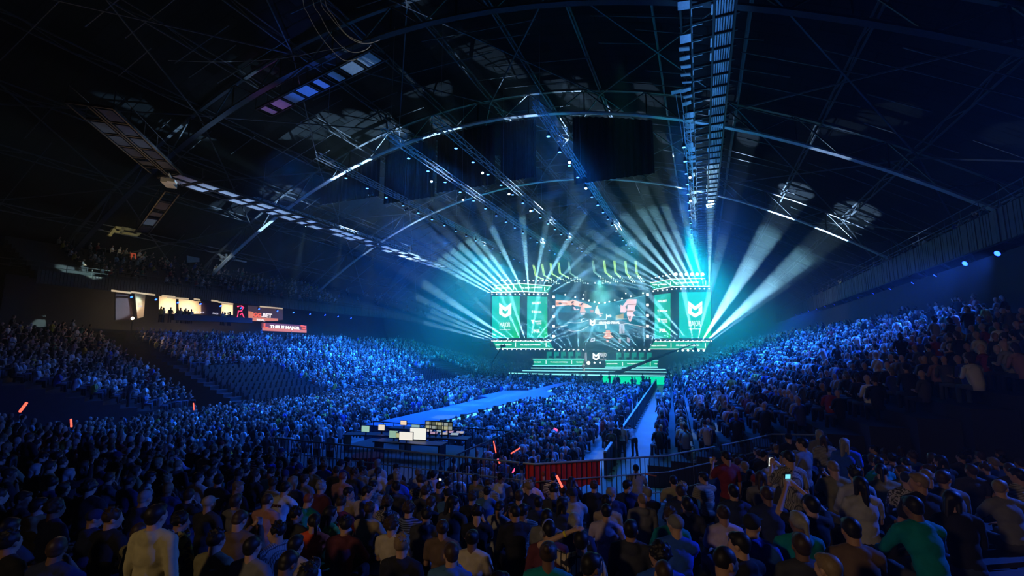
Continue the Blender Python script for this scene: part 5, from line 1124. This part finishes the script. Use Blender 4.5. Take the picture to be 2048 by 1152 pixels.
HR = [
 (313, 1034, 't0', 'khaki', 'long', 'short', 'black', 'standing person in a plain olive-tan jacket, leftmost lit figure at the bottom', 0, 0, .1, 'the standing person in olive-tan'),
 (362, 1045, 's4', 'yellow and black camouflage', 'long', 'curly', 'black', 'person in a yellow and black patterned sweater beside the standing olive-tan figure', 1, 0, -.2, 'the yellow and black camouflage sweater'),
 (418, 1008, 's0', 'charcoal', 'tee', 'cap', 'tan', 'person wearing a pale tan cap and a charcoal t-shirt', 0, 0, 0, 'the tan cap'),
 (472, 1004, 's9', 'grey', 'long', 'short', 'brown', 'person with neat short brown hair and a grey hooded sweater, right of the tan cap', 0, 0, 0, 'the grey hooded sweater'),
 (535, 1003, 's0', 'dusty pink', 'tee', 'shaved', 'brown', 'shaven-headed person in a dusty greyish-pink t-shirt left of the white jersey', 0, 0, 0, 'the shaven head beside the white jersey'),
 (571, 978, 's1', 'white', 'tee', 'short', 'black', 'person in a white sports jersey with dark lettering across the back', 0, 0, 0, 'the white lettered jersey'),
 (617, 1001, 's1', 'teal', 'long', 'shaved', 'red', 'broad person with a shaven reddish head and a teal sweater', 0, 0, 0, 'the teal sweater'),
 (627, 1046, 's3', 'orange-red', 'tee', 'tail', 'black', 'person in a bright orange-red t-shirt with tied black hair', 0, 0, .3, 'the bright orange-red t-shirt'),
 (661, 1030, 's4', 'green', 'tee', 'long', 'black', 'person with long black hair in a green t-shirt next to the orange-red one', 0, 0, -.2, 'the green t-shirt'),
 (690, 1052, 's5', 'maroon', 'long', 'messy', 'black', 'person in a maroon sweater with messy black hair right of the green t-shirt', 0, 0, .1, 'the maroon sweater'),
 (805, 1092, 's0', 'black', 'long', 'messy', 'sandy', 'person with a large head of sandy tousled hair at the bottom centre', 0, 0, 0, 'the tousled sandy hair'),
 (902, 1110, 's3', 'denim blue', 'long', 'short', 'brown', 'person in a blue-grey hooded sweater showing one ear, right of the sandy hair', 0, 0, .1, 'the blue-grey hooded sweater'),
 (852, 985, 's2', 'charcoal', 'long', 'messy', 'brown', 'person with spiky brown hair and a charcoal jacket left of the yellow emblem', 0, 0, 0, 'the spiky brown hair'),
 (896, 966, 's1', 'black', 'long', 'short', 'black', 'person in a black jacket with a round yellow emblem on the back', 0, 0, 0, 'the round yellow emblem'),
 (945, 997, 's0', 'black', 'long', 'messy', 'brown', 'person in black with wavy brown hair right of the yellow emblem', 0, 0, 0, 'the wavy brown hair'),
 (975, 984, 's1', 'denim blue', 'tee', 'short', 'black', 'person leaning forward in a denim-blue shirt behind the wavy brown hair', 0, 0, -.1, 'the denim-blue shirt'),
 (1029, 1027, 's3', 'black', 'long', 'shaved', 'black', 'person with closely cropped hair and glasses in a black jacket, looking left', 1, 0, .4, 'the cropped head in black'),
 (1096, 1062, 's3', 'maroon', 'long', 'short', 'black', 'person with headphones over dark hair in a dark red sweater beside the raised arm', 0, 0, .2, 'the headphones'),
 (1163, 1083, 'hh', 'pale patterned', 'tee', 'short', 'black', 'person in a boldly patterned pale shirt with one hand on top of the head', 0, 0, 0, 'the hand on the head'),
 (1213, 1025, 's1', 'lavender', 'tee', 'short', 'black', 'person hunched forward in a plain pale lavender t-shirt', 0, 0, -.1, 'the lavender t-shirt'),
 (1107, 955, 's0', 'black and white striped', 'tee', 'short', 'black', 'person in a black and white striped t-shirt with a diagonal strap, under the red banner', 0, 0, 0, 'the striped t-shirt with the strap'),
 (1087, 949, 's0', 'charcoal', 'tee', 'shaved', 'red', 'pinkish shaven head in front of the left half of the red banner', 0, 0, 0, 'the pinkish shaven head'),
 (1272, 938, 's1', 'light grey', 'tee', 'short', 'black', 'person leaning forward in a light grey t-shirt at the end of the barrier', 0, 0, -.1, 'the light grey t-shirt at the barrier end'),
 (1347, 963, 's1', 'khaki', 'tee', 'short', 'black', 'person in a khaki t-shirt bent forward, right of the railing bars', 0, 0, -.1, 'the khaki t-shirt'),
 (1407, 956, 's3', 'thin striped', 'tee', 'short', 'black', 'person in a thinly striped yellowish t-shirt turned to the left', 0, 0, .3, 'the thinly striped yellowish t-shirt'),
 (1467, 985, 's0', 'navy', 'long', 'short', 'black', 'person with rounded dark hair and a navy sweater right of the striped yellowish t-shirt', 0, 0, 0, 'the navy sweater'),
 (1452, 915, 't3', 'dark red', 'tee', 'short', 'black', 'standing person in a dark red patterned t-shirt holding a cup', 1, 0, .3, 'the standing dark red t-shirt'),
 (1577, 918, 't3', 'grey plaid', 'tee', 'short', 'black', 'standing person in a grey plaid shirt looking at a lit phone', 0, 0, .2, 'the grey plaid shirt'),
 (1604, 889, 't1', 'grey', 'tee', 'short', 'black', 'standing person in a grey t-shirt with folded arms behind the grey plaid shirt', 0, 0, .6, 'the folded arms'),
 (1478, 1092, 's3', 'black', 'long', 'short', 'black', 'person in black with a large lit ear and cheek, face turned to the left', 0, 0, .5, 'the large lit ear'),
 (1505, 1052, 's2', 'royal blue', 'long', 'cap', 'black', 'person in a dark cap and a bright blue jacket behind the large lit ear', 0, 0, -.5, 'the dark cap and blue jacket'),
 (1622, 1012, 'ph', 'black', 'tee', 'short', 'black', 'person in black holding a phone up with both hands to take a picture', 0, 0, .2, 'the raised phone'),
 (1702, 1062, 's1', 'brown', 'long', 'short', 'black', 'large person in a plain brown sweater at the lower right', 1, 0, -.1, 'the brown sweater'),
 (1318, 1112, 's3', 'royal blue', 'tee', 'curly', 'black', 'person with curly dark hair and blue t-shirt at the bottom edge, below the khaki t-shirt', 1, 0, .2, 'the curly hair and blue t-shirt'),
 (785, 1052, 's2', 'beige', 'tee', 'curly', 'brown', 'person in a plain beige t-shirt behind the tousled sandy hair', 0, 0, -.1, 'the beige t-shirt'),
 (818, 1020, 's0', 'blue striped', 'long', 'curly', 'brown', 'person in a dark blue sweater with pale horizontal stripes', 0, 0, 0, 'the blue striped sweater'),
 (868, 950, 's2', 'lavender', 'long', 'short', 'black', 'person in a pale lilac sweater beside a small bright phone screen', 0, 0, 0, 'the pale lilac sweater'),
 (686, 955, 's0', 'dusty pink', 'tee', 'shaved', 'red', 'shaven-headed person in a dusty pink t-shirt, apart from others in the left middle', 0, 0, 0, 'the dusty pink t-shirt'),
 (451, 886, 's1', 'yellow', 'long', 'short', 'black', 'person in a vivid yellow jacket in the left part of the crowd', 0, 0, 0, 'the vivid yellow jacket'),
 (516, 911, 's0', 'red and white striped', 'tee', 'short', 'black', 'person in a broad red and white striped t-shirt', 0, 0, 0, 'the red and white stripes'),
 (490, 913, 's1', 'grey flowered', 'tee', 'short', 'black', 'person in a grey flowered t-shirt left of the red and white stripes', 0, 0, 0, 'the grey flowered t-shirt'),
 (412, 908, 's0', 'tan', 'tee', 'short', 'brown', 'person in a plain tan t-shirt left of the vivid yellow jacket', 0, 0, 0, 'the tan t-shirt'),
 (362, 892, 's1', 'beige', 'tee', 'short', 'brown', 'person in a beige t-shirt far left of the vivid yellow jacket', 0, 0, 0, 'the far beige t-shirt'),
 (262, 892, 's1', 'tan', 'long', 'short', 'brown', 'hunched person in a tan jacket in the darker left of the crowd', 0, 0, 0, 'the tan jacket'),
 (300, 955, 's1', 'white', 'tee', 'short', 'black', 'hunched person in a white t-shirt edged with blue light, darker left', 0, 0, -.5, 'the hunched white t-shirt'),
 (397, 957, 's2', 'beige', 'tee', 'short', 'black', 'person in a pale sleeveless top behind the tan cap', 0, 0, 0, 'the pale sleeveless top'),
 (433, 1083, 's0', 'olive', 'tee', 'messy', 'black', 'person in a speckled olive t-shirt at the bottom left', 0, 0, 0, 'the olive t-shirt'),
 (505, 1096, 's0', 'grey', 'tee', 'short', 'black', 'person in a speckled grey t-shirt between the olive t-shirt and the tan jacket', 0, 0, 0, 'the speckled grey t-shirt'),
 (592, 1093, 's0', 'tan', 'long', 'short', 'black', 'broad person in a collared tan jacket at the bottom edge, below the orange-red t-shirt', 0, 0, 0, 'the collared tan jacket'),
 (553, 1066, 's5', 'grey plaid', 'tee', 'messy', 'black', 'person in a plaid shirt looking back over the left shoulder', 0, 0, 1.2, 'the plaid shirt looking back'),
]
for h in HR: hero(h[0], h[1], h[2], h[3], h[4], h[5], h[6], h[7], h[8], h[9], h[10], short=h[11])
# emblem and lettering on two backs, strap, headphones, phones, cup
PE = [q for q in COL.objects if q.name.startswith('person') and q.type == 'EMPTY']
PBY = {q['label']: q for q in PE if q.get('label')}
def who(s): return next(q for k, q in PBY.items() if s in k)
t = who('round yellow emblem'); ax = POSES['s1']['J']['ax']; b_ = POSES['s1']['J']['P']+ax*.36+Vector((0, -ax.z, ax.y))*.150
MB().tube([b_, b_+Vector((0, -ax.z, ax.y))*.012], .085, 20).obj('emblem', pattern('emblem_yellow', (.75, .55, .05), (.03, .03, .02), 'n', 16), t)
t = who('white sports jersey'); b_ = POSES['s1']['J']['P']+ax*.42+Vector((0, -ax.z, ax.y))*.158
text('lettering', 'BOIEN', 0, 0, 0, 0, 0, mat('print_dark_red', (.12, .02, .02)), t, basis=(b_, Vector((1, 0, 0)), ax, Vector((0, -ax.z, ax.y)), .24, .05), bold=.03)
t = who('diagonal strap'); J = POSES['s0']['J']; MB().tube([J['N']+Vector((-.12, -.10, -.03)), J['C']+Vector((0, -.150, .0)), J['P']+Vector((.14, -.13, .1))], .022, 6).obj('strap', CLM['black'], t)
t = who('with headphones'); J = POSES['s3']['J']; H = J['HQ']; m = MB(); m.tube([J['HC']+H @ Vector((.1*math.cos(a), -.01, .01+.125*math.sin(a))) for a in np.linspace(0, PI, 12)], .010, 6)
for s in (-1, 1): m.tube([J['HC']+H @ Vector((s*.08, -.01, -.01)), J['HC']+H @ Vector((s*.11, -.01, -.01))], .035, 10)
tag(m.obj('headphones', mat('headphone_grey', (.3, .3, .32), .4), t), 'grey headband headphones')
t = who('hand on top'); J = POSES['hh']['J']; E1, W = J['EL'], J['WL']; d = (W-E1).normalized(); MB().tube([E1+(W-E1)*.80, E1+(W-E1)*.86], .034, 12).obj('wristband', CLM['yellow'], t)
def held(nm, meobj, t, p, label, cat): o = meobj; M = t.matrix_world; o.location = M @ p; o.rotation_euler = (0.2, 0, t.rotation_euler.z); tag(o, label, cat); return o
bpy.context.view_layer.update()
PH = lambda c, s: MB().box((0, 0, 0), (.075, .010, .15)).add([(-.034, -.007, -.07), (.034, -.007, -.07), (.034, -.007, .07), (-.034, -.007, .07)], [(0, 1, 2, 3)], 1).obj('phone', [BLACK, glow(c[0], c[1], c[2])])
t = who('holding a phone up'); J = POSES['ph']['J']; held('phone', PH(('phone_teal', (.2, .75, .9), 1.2), 1), t, (J['WL']+J['WR'])/2+Vector((0, .07, .07)), 'lit phone held up high by the person in black at the lower right', 'phone')
for s, nm, cc in (('lit phone', 'lit white phone in the hand of the person in the grey plaid shirt', ('phone_white', (.9, .95, .85), 1.0)),): t = who(s); J = POSES['t3']['J']; held('phone', PH(cc, 1), t, J['WL']+Vector((.03, .07, .05)), nm, 'phone')
p = solve_rear(893, 965, 1.0); o = PH(('phone_bright', (1, 1, .95), 2), 1); o.location = p+Vector((0, -.3, .1)); tag(o, 'small very bright phone screen beside the pale lilac sweater', 'phone')
t = who('holding a cup'); J = POSES['t3']['J']; held('cup', MB().tube([(0, 0, -.05), (0, 0, .06)], [.028, .038], 12).obj('cup', mat('paper_cup', (.7, .7, .7))), t, J['WL']+Vector((.02, .08, .03)), 'white cup in the hand of the standing person in dark red', 'cup')
# people standing on the floor beyond the rail, and the one leaning on the barrier
for i, (px, py, pose, sh, hk, lab, yy) in enumerate(((636, 866, 't0', 'white', 'short', 'left of two people in white t-shirts standing side by side beyond the rail, back turned', 0), (662, 869, 't2', 'light grey', 'short', 'right of two people in white t-shirts standing side by side beyond the rail, looking down', 0),
      (1232, 853, 't1', 'black', 'short', 'person in black standing in the walkway, left of the pale blue shirt', 0), (1243, 853, 't3', 'light grey', 'short', 'person in a pale blue-lit shirt and dark trousers standing in the walkway beside the barrier', 0), (1222, 862, 't2', 'charcoal', 'cap', 'person with a cap in the dark walkway at the floor edge', 0), (1268, 856, 'tl', 'light grey', 'short', 'person in a pale t-shirt bending over the black barrier', .6), (1316, 782, 't0', 'light grey', 'short', 'person in a pale shirt walking away up the aisle right of the barrier', 0), (1556, 880, 't2', 'charcoal', 'messy', 'dark standing person facing left at the gap to the right stand', 1.2))):
    hc = POSES[pose]['J']['HC']; p = atz(px, py, hc.z); t = person(p.x, p.y, 0, yy+.1, pose, sh, 'tee', hk, 'black' if hk != 'cap' else 'navy', 0, 0, lab); NP += 0
# the host on the stage
hp = stg(1167.5, 741, 4.6); hp.z = 1.6; t = person(hp.x, hp.y, 1.6, PI+.1, 't3', 'light grey', 'tee', 'short', 'brown', 0, 0, 'host in pale trousers standing at the centre of the stage')
for c_ in t.children:
    if c_.name.startswith('trousers'): slot(c_, mat('trousers_cream', (.75, .62, .5)))
    if c_.name.startswith('body'): pass
# everyone else in the near stand
occ = [(h[3], h[4]) for h in HEROES]; GEN = []
r_ = 0
while r_ < 14:
    x = -34.0
    while x < 13:
        yc = ffront(x)-(r_+.5)*.85-.02; xx = x+random.uniform(-.1, .1); yj = yc+random.uniform(-.06, .06); zf = zstand(xx, yc); px, py = pix((xx, yj, zf+1.2))
        hf = math.hypot(xx, yj); lit = 150 < px < 2000
        if -40 < px < 2060 and 700 < py < 1190 and hf > 2.9 and yj > 1.0 and (x > -14 or hf > 9) and not (r_ < 2 and -4.6 < xx < .8 and random.random() < .75) and not any(abs(a-xx) < .42 and abs(b_2-yj) < .55 for a, b_2 in occ):
            if random.random() < (.93 if 420 < px < 1550 else .8): GEN.append((hf, xx, yj, zf, px, py)); occ.append((xx, yj))
        x += .60
    r_ += 1
GEN.sort(); LIM = 300-NP
print('generic people', len(GEN), 'limit', LIM)
used = {}; r_of = row_of
CN = ['black']*9+['charcoal']*4+['navy']*3+['grey']*2+['light grey', 'white', 'olive', 'tan', 'maroon', 'brown', 'denim blue', 'dark red', 'lavender', 'teal', 'thin striped', 'grey flowered', 'beige', 'royal blue']
for k, (hf, x, y, z, px, py) in enumerate(GEN):
    if k >= LIM: CR.append((x, y, z, face(x, y), 'sit')); continue
    pose = random.choice(['s0', 's0', 's1', 's1', 's2', 's3', 's4', 's5', 's6', 's7', 's9', 's9']+(['s8'] if random.random() < .06 else [])); 
    if hf > 6 and r_of(x, y) > 3 and random.random() < .05: pose = random.choice(['t0', 't1', 't2'])
    sh = random.choice(CN) if px > 330 else random.choice(['black', 'black', 'charcoal', 'navy', 'olive']); hk = random.choice(['short']*7+['messy']*3+['shaved', 'curly', 'long', 'long', 'tail', 'bun', 'cap']); hc = random.choice(['black']*4+['brown']*4+['sandy', 'grey']) if hk != 'cap' else random.choice(['black', 'navy', 'grey', 'dark red'])  # dark shirts at the left stand in for the shade there
    sl = random.choice(['tee', 'long']); h = min(HEROES, key=lambda h: (h[3]-x)**2+(h[4]-y)**2); dx, dy = px-h[0], h[4]-y
    rel = ('to the right of' if dx > 0 else 'to the left of') if abs(px-h[0]) > abs(py-h[1]) else ('below' if py > h[1] else 'above')
    key = (h[2], rel); used[key] = used.get(key, 0)+1
    hd = {'short': f'short {hc} hair', 'messy': f'messy {hc} hair', 'shaved': 'shaven head', 'curly': f'curly {hc} hair', 'long': f'long {hc} hair', 'tail': f'{hc} ponytail', 'bun': f'{hc} hair bun', 'cap': f'{hc} cap'}[hk]
    lab = f'{sh} {"t-shirt" if sl == "tee" else "sweater"}, {hd}, {nth(used[key]-1)} {rel} {h[2]}'
    ws = lab.split(); lab = ' '.join(ws) if len(ws) <= 15 else ' '.join((f'{sh} top, {nth(used[key]-1)} person {rel} {h[2]}').split()[:16])
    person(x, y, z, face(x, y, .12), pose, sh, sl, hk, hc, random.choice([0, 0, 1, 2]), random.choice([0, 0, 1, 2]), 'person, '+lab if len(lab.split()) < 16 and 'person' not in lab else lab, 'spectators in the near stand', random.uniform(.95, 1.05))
# benches under the near rows
for r_ in range(14):
    m = MB(); xs_ = [-15, -12, -8, -4, -1, 1, 4, 8, 13]; P = [Vector((x, ffront(x)-(r_+.5)*.85-.02, zrear(x, 11.5-r_*.85)+.36)) for x in xs_]
    for a, b_ in zip(P, P[1:]): m.bar(a, b_, .36, .06, up=(0, 0, 1))
    for p in P: m.box(p-Vector((0, 0, .19)), (.08, .25, .34))
    tag(m.obj('bench', mat('bench_grey', (.05, .05, .055), .6)), f'long grey bench under the {nth(r_)} row of the near stand, counted from the rail', 'bench', 'benches of the near stand')
# glow sticks
GS = glow('glow_stick_red', (1, .10, .06), 2.2); GS2 = glow('glow_stick_pink', (1, .08, .22), 2.0)
for i, (ax_, ay, bx, by, zz_, lab, mm, rr) in enumerate(((987, 882, 992, 906, 1.6, 'upright red glow stick held up beyond the guard rail', GS, .022), (995, 918, 1000, 927, 1.5, 'short red glow stick just below the upright one', GS, .035), (1022, 907, 1040, 896, 1.5, 'tilted orange-red glow stick right of the upright one', GS, .022), (1025, 945, 1030, 937, 2.3, 'small pink glow stick at the left end of the red banner', GS2, .02), (1113, 951, 1125, 975, 2.9, 'red glow stick in front of the red banner', GS, .025),
      (387, 806, 388, 820, 2.4, 'upright red glow stick in the dark left crowd', GS, .028), (142, 838, 143, 854, 3.2, 'upright red glow stick far left in the dark', GS, .03), (40, 823, 53, 806, 4.0, 'tilted red glow stick near the left edge', GS, .03), (1290, 948, 1313, 952, 2.6, 'long orange rolled stick lying across the railing bars', mat('orange_stick', (.6, .15, .05), .5), .015), (1108, 857, 1115, 861, 1.6, 'small pink light in the floor crowd', GS2, .05), (594, 888, 600, 898, 1.9, 'orange rolled paper held up in the left crowd', mat('orange_stick', (.6, .15, .05), .5), .05))):
    p = atz(ax_, ay, zz_); q = aty(bx, by, p.y); tag(MB().tube([p, q], rr, 8).obj('glow_stick', mm), lab, 'glow stick')
build_crowd('crowd', CR, 'dense blue-lit crowd filling the floor, side stands and balconies')
print('crowd', len(CR))
# ================================================================ added blue area strips without fixtures, standing in for the truss lamps' wash
B1 = (.01, .14, 1.0); B2 = (.02, .28, 1.0); B3 = (.0, .55, .75)
def blue_strip(X, ya, yb, z, tx, col, P, sp=95):
    o = area((X, (ya+yb)/2, z), Vector((tx-X, 0, -z)), col, P, 1.0, yb-ya); o.data.spread = R(sp)
    d = Vector((tx-X, 0, -z)).normalized(); m = Matrix((Vector((0, 1, 0)).cross(-d), Vector((0, 1, 0)), -d)).transposed(); o.rotation_euler = m.to_euler()
for X in (-31, -20, -9): blue_strip(X, 25, 54, 21.8, X, B1, 13500); blue_strip(X, 56, 74, 21.8, X, (.0, .5, .8), 500)
blue_strip(-33, 43, 58, 21.5, -45, B1, 19000, 80); blue_strip(-34, 58, 88, 21.5, -46, (.0, .45, .85), 6000)
blue_strip(-1, 32, 56, 21.5, 5.5, B1, 20000, 72); blue_strip(-1, 56, 88, 21.5, 6, (.0, .5, .8), 6000, 75)
# dim warm house light behind the viewer on the left and blue from the right
spot((-6, -9, 9.5), Vector((0, 8, 2.5))-Vector((-6, -9, 9.5)), (1, .70, .40), 1250, 62, .9, .5, vol=0)
spot((13, 14, 10.5), Vector((0, 5, 2.5))-Vector((13, 14, 10.5)), (.03, .12, 1), 10000, 62, .8, .25, vol=.02)
# added teal and blue spots without fixtures, brightening the roof structure
for x, y in ((-26, 62), (-12, 66), (-4, 50)): spot((x, y, 12), (random.uniform(-.2, .2), -.25, 1), (.0, .75, .7), 2600, 105, 1, .6, vol=.01)
for x, y in ((-20, 30), (-34, 34), (1, 40)): spot((x, y, 12), (0, -.2, 1), (.02, .4, .6), 900, 110, 1, .6, vol=.01)
spot((-30, 27, 18), (0, 0, 1), (.05, .16, 1), 6000, 40, .9, .3, vol=0); spot((-35.5, 28, 18), (0, 0, 1), (.7, .2, .9), 1800, 26, .9, .3, vol=0)
def strip(p, sx, sy, col, E, spread):  # added unseen upward light that brightens a catwalk from below
    o = area(p, (0, 0, 1), col, E, sx, sy, 0); o.data.spread = R(spread); o.rotation_euler = (PI, 0, 0); return o
strip((1.2, 34, 18), 2.5, 34, (.08, .32, .9), 450, 35); strip((1.2, 57, 18), 2.5, 12, (.5, .85, 1), 420, 30)
strip((-41, 40, 14), 3, 30, (.35, .55, .9), 500, 30); strip((-42, 58, 14), 3, 8, (.6, .85, 1), 340, 30)
strip((-37, 18, 14), 8, 10, (.8, .8, .5), 12, 40)
spot((-6, 60, 10), Vector((15.2, 70, 12.2))-Vector((-6, 60, 10)), (.75, .85, .85), 5000, 40, 1, .3, vol=0)
spot((-3, 21, 20), (.02, .03, -1), (.1, .55, .6), 5000, 22, .8, .2)  # added teal spot without a fixture, tints the aisle floor
